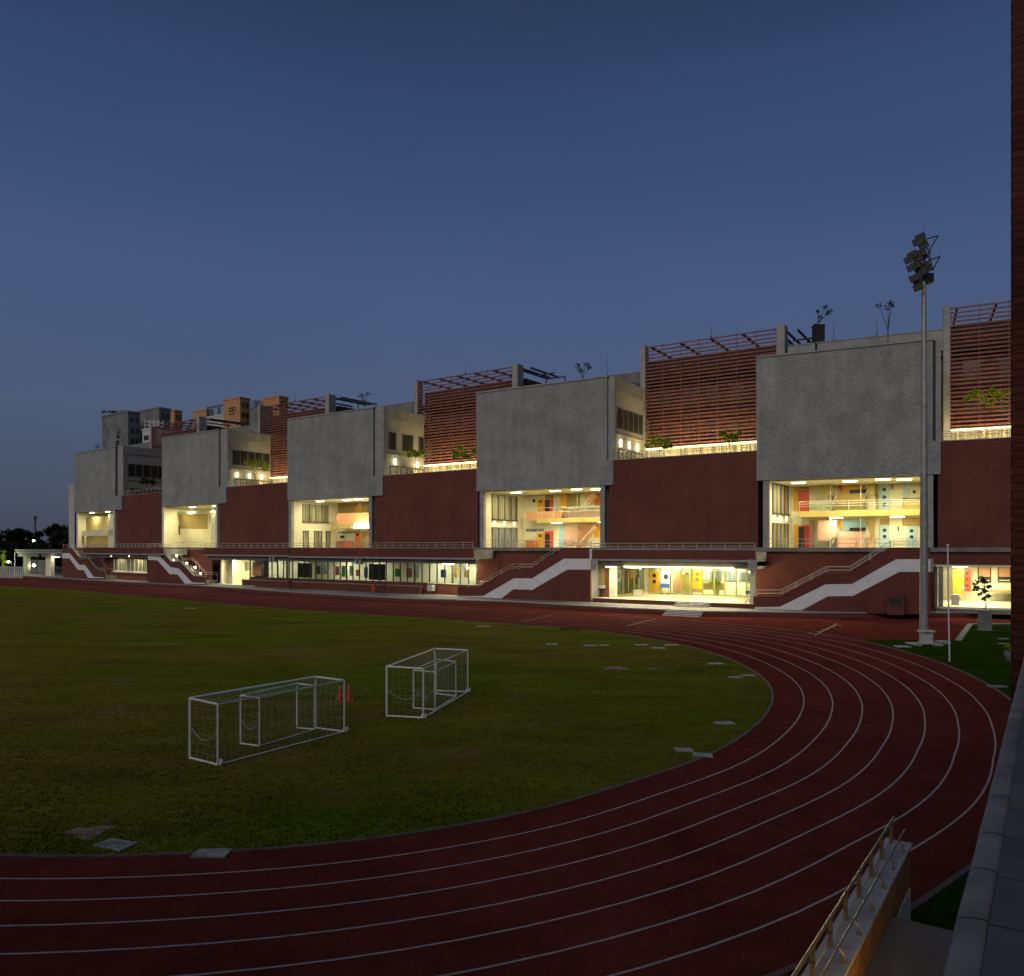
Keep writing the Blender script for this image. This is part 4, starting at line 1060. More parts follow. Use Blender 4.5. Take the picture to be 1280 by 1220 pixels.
# railings in front of the stair openings
railing(FR[1], FR[1].s(960, 0), FR[1].s(1166, 0), -.05, ZF, 1.05, 1.9, 'terrace_railing', school, (.5, 1.0))
railing(FR[2], FR[2].s(604, 0), FR[2].s(756, 0), -.05, ZF, 1.05, 1.9, 'terrace_railing', school, (.5, 1.0))
railing(FR[4], FR[4].s(216, 0), FR[4].s(258, 0), -.05, ZF, 1.05, 1.9, 'terrace_railing', school, (.5, 1.0))
mb = MB(); fr = FR[4]; fr.box(mb, fr.s(215, 0), fr.s(258, 0), -.14, .25, 5.0, ZF-.003); mb.build('terrace_parapet', 'red', school)

# memorial-like brick block with a dark plate beside the right stair
fr = FR[1]
e = empty('brick_plinth', fr.W(fr.s(1120, DF-1.0), DF-1.0, ZPATH), 0, 'squat dark brick block with a black ribbed plate against the right-hand outer stair', 'plinth')
mb = MB(); s0_, s1_, z0, z1 = fr.rect(mb, DF-.1, 1109, 742, 1130, 768, .9)
o = mb.build('brick_body', 'red', e)
mb = MB()
for i in range(5): fr.rect(mb, DF-1.0, 1112, 747.5+i*2, 1127, 748.8+i*2, .04)
o2 = mb.build('ribbed_plate', 'black', e)
for o in (o, o2): o.matrix_parent_inverse = Matrix.Translation(-Vector(e.location))

# ------------------------------------------------------------------ trees and plants
def crown_mb(cs, n, size, flat=.6):
    mb = MB()
    for _ in range(n):
        c, r = random.choice(cs)
        while True:
            p = Vector((random.uniform(-1, 1), random.uniform(-1, 1), random.uniform(-1, 1)))
            if p.length < 1: break
        p = p*(.35+.65*random.random())
        q = Vector(c)+Vector((p.x*r, p.y*r, p.z*r*flat))
        a = Vector((random.gauss(0, 1), random.gauss(0, 1), random.gauss(0, .6))).normalized()
        b = a.cross(Vector((random.gauss(0, 1), random.gauss(0, 1), random.gauss(0, 1)))).normalized()
        s = size*random.uniform(.6, 1.4)
        mb.quad(q-a*s, q+b*s*.45, q+a*s, q-b*s*.45)
    return mb
def tree(name, loc, hgt, cs, nl, ls, mat, label, cat, group=None, tr=.06, limbs=4, pot=None, flat=.6):
    e = empty(name, loc, random.uniform(0, 6), label, cat, group)
    e.rotation_euler = (0, 0, 0)
    if pot:
        mb = MB(); pr, ph = pot[0], pot[1]
        mb.lathe([(pr*.8, 0), (pr, ph*.9), (pr*1.08, ph*.9), (pr*1.08, ph), (pr*.9, ph), (pr*.88, ph*.92), (.01, ph*.92)], 0, 0, 14); mb.build('pot', pot[2], e)
    mb = MB(); top = max(c[0][2] for c in cs)
    mb.tube([(0, 0, 0), (random.uniform(-.05, .05)*hgt, 0, hgt*.3), (random.uniform(-.04, .04)*hgt, random.uniform(-.04, .04)*hgt, hgt*.62), (0, 0, top)], tr, 7, tr*.3)
    for c, r in random.sample(cs, min(limbs, len(cs))):
        z0 = hgt*random.uniform(.35, .6); c = Vector(c)
        mb.tube([(0, 0, z0), Vector((c.x*.5, c.y*.5, z0+(c.z-z0)*.6)), c], tr*.5, 5, tr*.12)
    mb.build('trunk', 'bark', e)
    crown_mb(cs, nl, ls, flat).build('crown', mat, e)
    return e
TERR = [(2, 825, 553, 15, 'bushy potted tree on the terrace above the entrance hall, left of two'),
        (2, 912, 546, 12, 'bushy potted tree on the terrace above the entrance hall, right of two'),
        (3, 519, 567, 10, 'small dark potted tree by the end wall with three separate windows'),
        (3, 578, 566, 14, 'round yellow-green potted tree in front of the middle rust screen'),
        (4, 319, 582, 13, 'potted tree on the terrace below a lit strip with two wall lamps beside it'),
        (5, 184, 602, 9, 'dark potted tree on the unlit terrace at the far left end'),
        (1, 1232, 494, 22, 'wide airy tree in front of the right-end rust screen, beside the near brick pier')]
for k, px, py, rp_, lab in TERR:
    fr = FR[k]; dd = 4.5 if k != 1 else 6.0; s = fr.s(px, dd); g_ = fr.W(s, dd, ZR+.06); zc = fr.z(px, py, dd)-g_.z
    sc_ = g_.y/F; r = rp_*sc_*1.35
    cs = [((0, 0, zc), r*.55)]
    for i in range(11):
        a = i*2.4; q = random.uniform(.45, 1.0)
        cs.append(((r*q*math.cos(a)*.9, r*q*math.sin(a)*.6, zc+r*random.uniform(-.42, .5)*(1.1-q*.6)), r*random.uniform(.2, .34)))
    tree('terrace_tree', g_, zc, cs, 1050 if k != 1 else 650, .19, 'leaf' if k not in (5,) else 'leafd', lab, 'tree', 'potted trees on the upper terraces', .06, 4, (.42, .55, 'conc_dark'), .75)
    if k != 5:
        u_ = fr.W(s-.9, dd-1.6, ZR+.35); point(u_, 150, (1, .9, .5), .15)  # unseen lamp added to brighten the crown
        mb = MB(); mb.lathe([(.12, 0), (.14, .2), (.1, .22), (.01, .2)], u_.x, u_.y, 10); mb.v = [(a, b_, z+ZR+.07) for a, b_, z in mb.v]; mb.build('added_uplight', 'dsteel', school)
# roof saplings
ROOF = [(1, 1023, 425, [(1022, 389, .5), (1032, 383, .7), (1038, 388, .6), (1034, 391, .45), (1026, 397, .5), (1019, 406, .4)], 'spindly roof sapling in a tall black tub beside the roof frames', 'black'),
        (1, 1110, 425, [(1099, 382, .6), (1110, 383, .65), (1113, 378, .6), (1115, 381, .45)], 'forked leggy sapling growing above the largest grey block', None),
        (2, 728, 470, [(723, 458, .9), (731, 455, .9), (728, 463, .9), (736, 459, .5)], 'bushy dark sapling on the roof behind the lit four-window block', None),
        (3, 456, 506, [(452, 495, 1.0), (459, 492, .9), (454, 500, 1.3)], 'green rooftop bush next to the blue-grey roof frame', None),
        (5, 121, 566, [(121, 557, 1.0), (120, 560, 1.1)], 'small dark shrub on the roof edge of the farthest grey block', None)]
for k, px, py, br_, lab, pot in ROOF:
    fr = FR[k]; dd = 4.0 if not pot else DB+.7; s = fr.s(px, dd); zz = ZT if not pot else 34.6
    g_ = fr.W(s, dd, zz); e = empty('roof_sapling', g_, 0, lab, 'sapling', 'saplings on the roof terraces')
    if pot:
        mb = MB(); mb.box(-.65, .65, -.6, .6, 0, fr.z(px, 408, dd)-zz); mb.box(-.72, .72, -.67, .67, fr.z(px, 408, dd)-zz, fr.z(px, 407.2, dd)-zz+.04); mb.build('tub', 'black', e)
    mb = MB(); cs = []
    for bx, by, r in br_:
        s2 = fr.s(bx, dd); c = fr.W(s2, dd+random.uniform(-.5, .5), fr.z(bx, by, dd))-g_
        base = Vector((0, 0, (fr.z(px, 404, dd)-zz) if pot else max(.3, c.z*.45)))
        mb.tube([base, base+(c-base)*.5+Vector((0, 0, .1)), c], .05, 5, .02); cs.append((tuple(c), r))
    mb.tube([(0, 0, 0), base], .06, 6, .05)
    mb.build('trunk', 'bark', e); crown_mb(cs, 40*len(cs) if k != 1 else 26*len(cs), .16, .8).build('crown', 'leafd', e)
# lightning rods on the roofs
for k, px, yt, yb in ((2, 889, 407, 421), (3, 582, 454, 466), (4, 369, 489, 497), (2, 759, 444, 456), (1, 1042, 400, 413), (1, 1096, 399, 412)):
    fr = FR[k]; dd = DB+.25; s = fr.s(px, dd); a = fr.W(s, dd, (34.8 if k != 1 else 35.8) if px not in (889, 582, 369) else ZS)
    mb = MB(); mb.tube([a, fr.W(s, dd, fr.z(px, yt, dd))], .04, 5, .02); mb.tube([a-Vector((0, 0, .1)), a+Vector((0, 0, .25))], .12, 6); mb.build('lightning_rod', 'dsteel', school)

# ------------------------------------------------------------------ football goals
def goal_from(A, B, C, D, h, label, rw, small=False):
    A, B, C, D = [Vector((p.x, p.y, 0)) for p in (A, B, C, D)]
    e = empty('small_goal' if small else 'football_goal', A, 0, label, 'goal')
    L = [p-A for p in (A, B, C, D)]; up = Vector((0, 0, h)); r0 = Vector((0, 0, .06))
    a, b, c, d = L
    mb = MB(); R1, R2 = (.055, .042) if not small else (.04, .035)
    mb.tube([a+Vector((0, 0, .02)), a+up, ], R1, 8); mb.tube([c+Vector((0, 0, .02)), c+up], R1, 8); mb.tube([a+up, c+up], R1, 8)
    f1 = mb.build('front_frame', 'post', e)
    mb = MB()
    for p, q in ((a, b), (c, d)):
        mb.tube([p+up, q+up*.985], R2, 8); mb.tube([q+r0, q+up*.985], R2, 8); mb.tube([p+r0, q+r0], R2, 8)
    mb.tube([b+r0, d+r0], R2*.8, 8); mb.tube([b+up*.985, d+up*.985], R2*.55, 6)
    mb.build('back_frame', 'post', e)
    if rw:
        for q in (b, d):
            w_ = MB(); nrm = (d-b).normalized(); 
            cc = q+Vector((0, 0, .13)); ax = Vector((-nrm.y, nrm.x, 0))
            w_.tube([cc-nrm*.05+nrm*.09, cc+nrm*.05+nrm*.09], .13, 14); w_.build('wheel', 'post', e)
    # sagging net on back, top and sides
    nt_ = MB(); st = .30 if not small else .40
    def net(p00, p10, p01, p11, sag):
        n = max(2, int((p10-p00).length/st)); m = max(2, int((p01-p00).length/st))
        def pt(i, j):
            x, y = i/n, j/m
            p = p00*(1-x)*(1-y)+p10*x*(1-y)+p01*(1-x)*y+p11*x*y
            return p+sag*(math.sin(math.pi*x)*math.sin(math.pi*y)*(1+.5*math.sin(7*x+3*y)))
        for i in range(n+1): nt_.tube([pt(i, j) for j in range(m+1)], .0062, 3, None, False)
        for j in range(m+1): nt_.tube([pt(i, j) for i in range(n+1)], .0062, 3, None, False)
    net(b, d, b+up, d+up, (a-b)*.18); net(a+up, c+up, b+up, d+up, Vector((0, 0, -.25)))
    net(a, b, a+up, b+up, (c-a).normalized()*.2); net(c, d, c+up, d+up, (a-c).normalized()*.2)
    # bundled net hanging in a swag at the near end
    nt_.tube([a+up*.55+(b-a)*x+Vector((0, 0, -.45*math.sin(math.pi*x))) for x in (0, .2, .4, .6, .8, 1)], .03, 5)
    nt_.build('net', 'netting', e)
    return e
goal_from(G(237.5, 949), G(272.3, 958), G(394.8, 911.5), G(430.5, 916.2), 2.3, 'nearer wide white football goal, its long side towards the camera', True)
goal_from(G(483.6, 896.2), G(529.2, 898.8), G(543.8, 864.5), G(584.8, 866), 2.38, 'white football goal farther off, seen nearly end-on beyond the red cones', True)
goal_from(G(300.9, 931), G(324.4, 934.3), G(371.3, 911.4), G(393.2, 913.4), 2.0, 'small goal frame stored inside the nearer wide goal', False, True)
goal_from(G(517, 886.3), G(543.7, 888.4), G(545.4, 868.2), G(569.9, 871.3), 1.92, 'small goal frame stored inside the farther end-on goal', False, True)

# cones
def cone(px, py, h, lab):
    g_ = G(px, py, .02); e = empty('traffic_cone', g_, 0, lab, 'cone', 'red cones by the goal')
    mb = MB(); mb.box(-.22, .22, -.22, .22, 0, .05); mb.build('base', 'cone', e)
    mb = MB(); mb.lathe([(.18, .05), (.10, h*.55), (.045, h-.02), (.03, h)], 0, 0, 16); mb.build('cone_body', 'cone', e, True)
cone(425.2, 875, .76, 'shorter red cone, partly seen past the corner post of the nearer goal')
cone(436.8, 875.8, .84, 'taller red cone, standing clear to the right of the nearer goal')

# drain slabs and patches on the field
SL = [(143.5, 1056, 1.25, .75, 'pale drain cover with rows of holes, near the inner edge of the track', True),
      (264, 1066.5, 1.15, .7, 'plain pale slab right at the field edge, near the perforated cover', False),
      (854, 937.5, 1.0, .7, 'left slab of the touching pair near the bend of the track', False),
      (878, 944, 1.0, .7, 'right slab of the touching pair, nearly at the bend kerb', False),
      (905.5, 904, 1.1, .7, 'single rectangular slab nearest the sharpest part of the bend', False),
      (690, 805, 1.3, .8, 'slab farthest left in the far row of slabs, beside a dark patch', False),
      (737.5, 807, 1.4, .8, 'left one of two slabs lying end to end in the far row', False),
      (755, 806.7, 1.2, .8, 'right one of two slabs lying end to end in the far row', False),
      (801, 806, 1.4, .8, 'slab in the far row on bright green grass, left of the last two', False),
      (822.5, 810, 1.4, .8, 'slab of the far row lying a little nearer the camera than its neighbours', False),
      (839, 806.3, 1.4, .8, 'last slab of the far row, closest to the track', False),
      (895, 829.5, 1.3, .8, 'lone slab half way between the far row and the bend', False),
      (919, 846.5, 1.0, .7, 'left slab of the two small ones by the bend kerb, farther off', False),
      (935, 844.3, 1.1, .7, 'right slab of the two small ones by the bend kerb, farther off', False),
      (238.5, 760.5, 1.7, 1.1, 'faint slab far out on the left of the field', False),
      (604, 783, 1.8, .9, 'slab near the far edge of the field, below the left ascending stair', False)]
for px, py, sx, sy, lab, holes in SL:
    sx *= .74; sy *= .72
    g_ = G(px, py, .03); e = empty('drain_cover', g_, random.uniform(-.25, .25) if not holes else -.35, lab, 'drain cover', 'slabs set in the field')
    mb = MB(); j = lambda: random.uniform(-.05, .05)
    mb.prism([(-sx/2+j(), -sy/2+j()), (sx/2+j(), -sy/2+j()), (sx/2+j(), sy/2+j()), (-sx/2+j(), sy/2+j())], -.03, .028); mb.build('slab', 'slab', e)
    if holes:
        mb = MB()
        for a in range(6):
            for b_ in range(4):
                x = -sx/2+.13+a*(sx-.26)/5; y = -sy/2+.11+b_*(sy-.22)/3; mb.prism([(x+.035*math.cos(q), y+.035*math.sin(q)) for q in (0, 1.05, 2.1, 3.14, 4.19, 5.24)], .02, .031)
        mb.build('drain_hole', 'slabhole', e)
def patch(px, py, rx, ry, name='bare_patch', mat='sand'):
    g_ = G(px, py, .022); mb = MB(); n = 26
    pts = []
    for i in range(n):
        a = 2*math.pi*i/n; r = 1+.28*math.sin(3*a+px)+.16*math.sin(7*a+py)+random.uniform(-.08, .08)
        pts.append((g_.x+rx*r*math.cos(a), g_.y+ry*r*math.sin(a), .034+.0))
    c = len(pts); mb.v = pts+[(g_.x, g_.y, .07)]; mb.f = [(i, (i+1) % n, c) for i in range(n)]
    tag(mb.build(name, mat), kind='structure')
patch(770, 835.5, .75, .65); patch(112, 1040, .55, .5); patch(817, 836, .5, .25)
for px, py in ((713, 788),):
    g_ = G(px, py, .02); mb = crown_mb([((x*.4, 0, .12), .35) for x in range(-2, 3)] if px == 713 else [((0, 0, .05), .22)], 220, .07, .5)
    o = mb.build('weed_clump', 'leafd'); o.location = g_
    tag(o, 'dark tuft of weeds on the far side of the field' if px == 713 else 'small dry tuft in the near grass, right of the slabs', 'weeds')

# ------------------------------------------------------------------ floodlight mast
g_ = G(1155, 806)
mast = empty('floodlight_mast', g_, 0, 'tall grey floodlight mast with a tilted cluster of lamps, on the lawn by the bend', 'floodlight')
top = zat(352, g_.y)
mb = MB(); mb.lathe([(.34, .1), (.33, top*.1), (.305, top*.33), (.24, top*.66), (.17, top)], 0, 0, 20); mb.build('pole', 'galv', mast, True)
for q, r in ((.33, .325), (.66, .26)):
    mb = MB(); mb.lathe([(r, top*q-.25), (r+.012, top*q-.22), (r+.012, top*q+.02), (r-.02, top*q+.06)], 0, 0, 20); mb.build('sleeve_joint', 'galv', mast)
mb = MB(); mb.box(-1.1, 1.1, -.9, .9, -.05, .12); mb.lathe([(.55, .12), (.55, .22), (.4, .26), (.3, .27)], 0, 0, 14); mb.build('foundation', 'slab', mast)
def mp(px, py, dy=0): Y = g_.y+dy; return Vector(((px-640)/F*Y-g_.x, dy, zat(py, Y)))
LAMPS = [(1151, 296), (1147, 301.5), (1154.5, 306), (1150, 301), (1141, 318), (1136.5, 324), (1146, 319), (1152, 315.5), (1149, 324.5), (1154, 320), (1144.5, 331), (1140, 334), (1149, 335), (1156, 332), (1160, 335), (1143, 347), (1147, 350), (1148, 358.5), (1154, 339)]
for lx, ly in LAMPS:
    c = mp(lx, ly, -.5+random.uniform(-.25, .1)); mb = MB()
    ax = Vector((-.50, -.72, -.48)).normalized(); ex = ax.cross(Vector((.35, 0, 1))).normalized(); ey = ax.cross(ex); ex, ey = (ex*.8+ey*.6), (ey*.8-ex*.6)
    hw, hh = .36, .28
    p = [c+ex*x*hw+ey*y*hh for x, y in ((-1, -1), (1, -1), (1, 1), (-1, 1))]
    mb.hexa([q-ax*.16+(c-q)*.35 for q in p]+[q+ax*.14 for q in p]); lh = mb.build('lamp_head', 'black', mast)
    mb = MB(); mb.hexa([q+ax*.142+(c-q)*.12 for q in p]+[q+ax*.165+(c-q)*.12 for q in p]); mb.build('lens', 'greymetal', lh)
mb = MB()
for a, b_ in (((1156, 292), (1156, 352)), ((1158, 299), (1173, 294.5)), ((1173, 294.5), (1162, 312)), ((1162, 325), (1175, 320.5)), ((1175, 320.5), (1166, 338)), ((1160, 312), (1166, 338)), ((1140, 322), (1166, 338)), ((1150, 297), (1160, 312)), ((1146, 350), (1158, 345)), ((1143, 326), (1147, 355)), ((1155, 278), (1155, 295)), ((1163, 310), (1160, 335))):
    mb.tube([mp(*a), mp(*b_)], .055 if a[0] != 1155 else .02, 5)
mb.build('lamp_bracket', 'dsteel', mast)
mb = MB(); c = mp(1160.5, 348); mb.box(c.x-.35, c.x+.3, -.3, .35, c.z-.4, c.z+.35); mb.build('control_gear', 'black', mast)
# electrical cabinet
g2 = G(1157.5, 807.5)
e = empty('electrical_cabinet', g2, 0, 'small white metal cabinet at the foot of the floodlight mast', 'cabinet')
mb = MB(); mb.box(-.42, .42, -.3, .25, .18, 1.15); mb.build('body', 'whiteb', e)
mb = MB(); mb.box(-.56, .56, -.42, .34, 1.15, 1.27); mb.build('lid', 'whiteb', e)
mb = MB(); mb.box(-.36, .36, -.25, .2, -.02, .18); mb.build('foot', 'black', e)
mb = MB(); mb.box(-.13, .12, -.32, -.302, 1.02, 1.1); mb.box(.26, .32, -.32, -.302, .6, .72); mb.build('vent', 'black', e)
for px, py, sx, sy, lab in ((1128, 808.8, 1.1, .9, 'flat pale slab in the grass just left of the floodlight mast'), (1178, 804.5, 1.0, .9, 'broken pale slab in the grass between the cabinet and the thin white pole'), (1254, 799, .85, .5, 'upper one of two narrow slabs crossing the lawn near the brick pier'), (1254, 805.2, .85, .5, 'lower one of two narrow slabs crossing the lawn near the brick pier'), (1246, 859, 1.1, .5, 'slab on the lawn by the outer kerb, close to the near ledge')):
    g3 = G(px, py); e = empty('paving_slab', g3, random.uniform(-.1, .1), lab, 'slab', 'slabs on the lawn')
    mb = MB(); mb.prism([(-sx/2, -sy/2), (sx/2, -sy/2+.06), (sx/2-.07, sy/2), (-sx/2+.05, sy/2)], -.02, .08 if px != 1178 else .22); mb.build('slab', 'slab' if px < 1200 else 'conc_dark', e)
# thin white pole
g3 = G(1187, 827); e = empty('white_pole', g3, 0, 'thin white pole standing on the lawn right of the floodlight mast', 'pole')
mb = MB(); zt = zat(682, g3.y); mb.tube([(0, 0, 0), (-.08, 0, zt*.5), (-.13, 0, zt)], .055, 10, .05); mb.build('shaft', 'white', e, True)
mb = MB(); mb.lathe([(.02, zt-.02), (.09, zt), (.09, zt+.05), (.02, zt+.12)], -.13, 0, 10); mb.build('finial', 'white', e)
# tall planter with small tree
g4 = G(1231, 788); e = empty('planter_tree', g4, 0, 'small leafy tree in a tall grey planter at the lawn corner before the red-blind lobby', 'tree')
mb = MB(); hp = 1.85; mb.prism([(-.42, -.42), (.42, -.42), (.42, .42), (-.42, .42)], .1, hp); mb.prism([(-.5, -.5), (.5, -.5), (.5, .5), (-.5, .5)], -.02, .1); mb.build('planter', 'conc_dark', e)
mb = MB(); mb.prism([(-.48, -.48), (.48, -.48), (.48, .48), (-.48, .48)], hp, hp+.08); mb.build('planter_rim', 'conc_dark', e)
def off4(px, py): return Vector(((px-640)/F*g4.y-g4.x, random.uniform(-.4, .4), zat(py, g4.y)))
mb = MB(); mb.tube([(0.1, 0, hp), off4(1233, 752), off4(1231, 740), off4(1226, 725)], .05, 6, .025)
cs = []
for px, py, r in ((1222, 729, .5), (1227, 723, .5), (1231, 727, .45), (1224, 737, .5), (1230, 738, .5), (1234, 745, .42), (1229, 748, .35), (1221, 735, .4), (1233, 733, .35), (1226, 743, .3)):
    c = off4(px, py); cs.append((tuple(c), r)); mb.tube([off4(1230, 742), c], .02, 4)
mb.build('trunk', 'bark', e); crown_mb(cs, 330, .15, .8).build('crown', 'leafd', e)
# plant tub by the near ledge
g5 = G(1264, 826); e = empty('potted_plant', g5, 0, 'light green plant in a stack of small pots against the near brick pier', 'plant')
mb = MB(); mb.lathe([(.3, 0), (.42, .35), (.45, .7), (.36, .7), (.3, .62), (.01, .62)], 0, 0, 12); mb.build('pot', 'conc_dark', e)
crown_mb([((-.15, 0, 1.0), .4), ((.2, 0, .9), .35)], 120, .1, .9).build('foliage', 'leaf', e)
# things in the lit halls
fr = FR[2]
def standing(fr, d, px, ybase, zf, name, lab, cat):
    s = fr.s(px, d); return empty(name, fr.W(s, d, zf), math.atan2(fr.u.y, fr.u.x), lab, cat)
e = standing(fr, 1.5, 797.5, 748, ZH, 'planter_box', 'white planter box with a small green plant in the entrance hall', 'planter')
mb = MB(); mb.box(-.55, .55, -.35, .35, 0, .8); mb.box(-.6, .6, -.4, .4, .8, .88); mb.build('box', 'whiteb', e); crown_mb([((-.3, 0, 1.3), .45), ((.2, 0, 1.1), .3)], 120, .12, 1).build('foliage', 'leaf', e)
e = standing(fr, HB+2.0, 895, 735, ZH, 'hall_plant', 'bushy potted plant behind the glass of the entrance hall', 'plant')
mb = MB(); mb.lathe([(.35, 0), (.5, .9), (.4, .9), (.02, .85)], 0, 0, 12); mb.build('pot', 'tan', e); crown_mb([((0, 0, 1.9), .9), ((-.5, 0, 1.6), .5), ((.6, 0, 1.5), .5)], 240, .2, .9).build('foliage', 'leaf', e)
e = standing(fr, HB-1.1, 831.5, 735, ZH, 'banner_stand', 'white standing banner with a dark round emblem and blue foot band in the entrance hall', 'banner')
mb = MB(); zlo_, zhi_ = 2.15, 4.55; mb.box(-.68, .68, -.03, .03, zlo_-ZH, zhi_-ZH+.0); bn = mb.build('banner', 'whiteb', e)
mb = MB(); mb.prism([(-.68, -.04), (.68, -.04), (.68, -.031), (-.68, -.031)], .99, 1.6); mb.build('blue_band', 'bluep', bn)
mb = MB(); n0 = len(mb.v); mb.v = [(.12+.36*math.cos(a*.393), -.042, 2.6+.42*math.sin(a*.393)) for a in range(16)]; mb.f = [tuple(range(16))]; mb.build('emblem', 'navy', bn)
mb = MB(); mb.tube([(-.5, 0, 0), (-.5, 0, 1.0)], .03, 6); mb.tube([(.5, 0, 0), (.5, 0, 1.0)], .03, 6); mb.box(-.65, -.35, -.3, .3, 0, .04); mb.box(.35, .65, -.3, .3, 0, .04); mb.build('stand_leg', 'dsteel', e)
e = standing(fr, -3.5, 935, 750, ZH, 'rolling_stand', 'small metal stand on the entrance hall floor by the right column', 'stand')
mb = MB()
for x, y in ((-.3, -.2), (.3, -.2), (.3, .2), (-.3, .2)): mb.tube([(x, y, 0), (0, 0, .5)], .03, 5)
mb.tube([(0, 0, .4), (0, 0, 1.5)], .03, 6); mb.build('leg_frame', 'steel', e)
mb = MB(); mb.box(-.3, .3, -.05, .05, 1.1, 1.5); mb.build('top_plate', 'bluep', e)
fr = FR[1]
e = standing(fr, 3.5, 1194, 745, ZH, 'white_bin', 'white box bin just inside the lobby with red blinds', 'bin')
mb = MB(); mb.box(-.4, .4, -.3, .3, 0, 1.15); mb.build('body', 'whiteb', e); mb = MB(); mb.box(-.44, .44, -.34, .34, 1.15, 1.25); mb.build('lid', 'whiteb', e)
e = standing(fr, 4.5, 1203.5, 742, ZH, 'queue_post', 'slim pale post standing on the lobby floor with red blinds', 'post')
mb = MB(); mb.lathe([(.22, 0), (.2, .05), (.05, .08), (.05, 1.75), (.16, 1.8), (.18, 2.05), (.02, 2.15)], 0, 0, 12); mb.build('shaft', 'plaster', e)
# litter bins before the long canopy
fr = FR[3]
for px, lab in ((362, 'dark red bin before the long canopy, left of the other two'), (467, 'dark red bin before the long canopy, middle one'), (480, 'dark bin before the long canopy, rightmost and thinnest')):
    e = standing(fr, -6.2, px, 0, ZPATH, 'litter_bin', lab, 'bin'); e['group'] = 'bins along the path'
    r = .42 if px != 480 else .3
    mb = MB(); mb.lathe([(r*.8, .15), (r, 1.3), (r*1.06, 1.32), (r*1.06, 1.42), (r*.85, 1.42), (.02, 1.2)], 0, 0, 12); mb.build('bin_body', 'redpaint' if px == 467 else 'red', e)
    mb = MB(); mb.tube([(-r-.1, 0, 0), (-r-.1, 0, 1.5)], .04, 6); mb.tube([(r+.1, 0, 0), (r+.1, 0, 1.5)], .04, 6); mb.tube([(-r-.1, 0, 1.35), (r+.1, 0, 1.35)], .03, 6); mb.build('bin_frame', 'dsteel', e)

# ------------------------------------------------------------------ far left: pavilion, fence, trees, distant buildings
fr5 = FR[5]
def zq(y, d, px): return fr5.z(px, y, d)
pv = empty('walkway_pavilion', fr5.W(fr5.s(48, DF), DF, 0), 0, 'low flat-roofed open walkway with grey pillars at the far left of the track', 'pavilion')
PVO = []
mb = MB(); d = DF; sa, sb = fr5.s(18.5, d), fr5.s(78, d); z0, z1, z2 = zq(696, d, 48), zq(691.2, d, 48), zq(687, d, 48)
fr5.box(mb, sa, sb, d, d+7, z1, z2-.15); PVO.append(mb.build('roof_slab', 'conc_dark', pv))
mb = MB(); fr5.box(mb, sa-.1, sb, d-.1, d+.15, z1-.1, z1+.18); fr5.box(mb, sa-.1, sb, d-.1, d+.15, z2-.2, z2+.05); PVO.append(mb.build('roof_edge', 'conc', pv))
mb = MB(); fr5.box(mb, sa+.6, fr5.s(46, d), d+.4, d+.9, z0, z1-.003); fr5.box(mb, fr5.s(50, d), sb-.4, d+.4, d+.9, z0, z1-.003); PVO.append(mb.build('beam', 'conc_dark', pv))
for x0, x1, mt in ((29, 34, 'conc_dark'), (57, 64, 'plaster')):
    mb = MB(); fr5.box(mb, fr5.s(x0, d+1), fr5.s(x1, d+1), d+1, d+1.8, .5, z0+.2); PVO.append(mb.build('pillar', mt, pv))
mb = MB(); mb.tube([fr5.W(sa+.05, d, 0), fr5.W(sa+.05, d, z1)], .12, 6); PVO.append(mb.build('corner_post', 'white', pv))
c = fr5.W(fr5.s(42.5, d+2.5), d+2.5, zq(706.8, d+2.5, 42.5)); mb = MB(); mb.lathe([(.02, -.35), (.3, -.2), (.36, 0), (.3, .2), (.02, .35)], 0, 0, 12); mb.v = [(a+c.x, b_+c.y, z+c.z) for a, b_, z in mb.v]; PVO.append(mb.build('bulb', 'lampsmall', pv)); point(c+Vector((0, -.6, 0)), 260, (1, .92, .5), .4)
c = fr5.W(fr5.s(68, d+1), d+1, z0+.1); mb = MB(); fr5.box(mb, fr5.s(64.5, d+1), fr5.s(72, d+1), d+.95, d+1.5, z0-.1, z0+.25); PVO.append(mb.build('tube_lamp', 'panelglow', pv)); point(c+Vector((-.5, -1.0, -.5)), 160, (1, .9, .6), .3)
mb = MB(); fr5.box(mb, fr5.s(35, 2), fr5.s(58, 2), 2, 2.3, .5, zq(700, 2, 45)); PVO.append(mb.build('back_wall', 'conc_dark', pv))
for o in PVO: o.matrix_parent_inverse = Matrix.Translation(-Vector(pv.location))
# fence
fa, fb = Vector((-163, 205, 0)), Vector((-139, 206, 0))
fe = empty('picket_fence', G(10, 722.5), 0, 'pale picket fence lit by a bulb at the far left edge of the track', 'fence')
A, B = G(-30, 722), G(28, 722.8); mb = MB(); n = 26
for i in range(n+1):
    p = A+(B-A)*i/n-Vector(fe.location); mb.box(p.x-.14, p.x+.14, p.y-.05, p.y+.05, 0, 3.0)
for z in (.5, 2.6):
    q0_, q1_ = A-Vector(fe.location), B-Vector(fe.location); mb.hexa([(q0_.x, q0_.y+.06, z), (q1_.x, q1_.y+.06, z), (q1_.x, q1_.y+.16, z), (q0_.x, q0_.y+.16, z), (q0_.x, q0_.y+.06, z+.2), (q1_.x, q1_.y+.06, z+.2), (q1_.x, q1_.y+.16, z+.2), (q0_.x, q0_.y+.16, z+.2)])
mb.build('pickets', 'whiteb', fe)
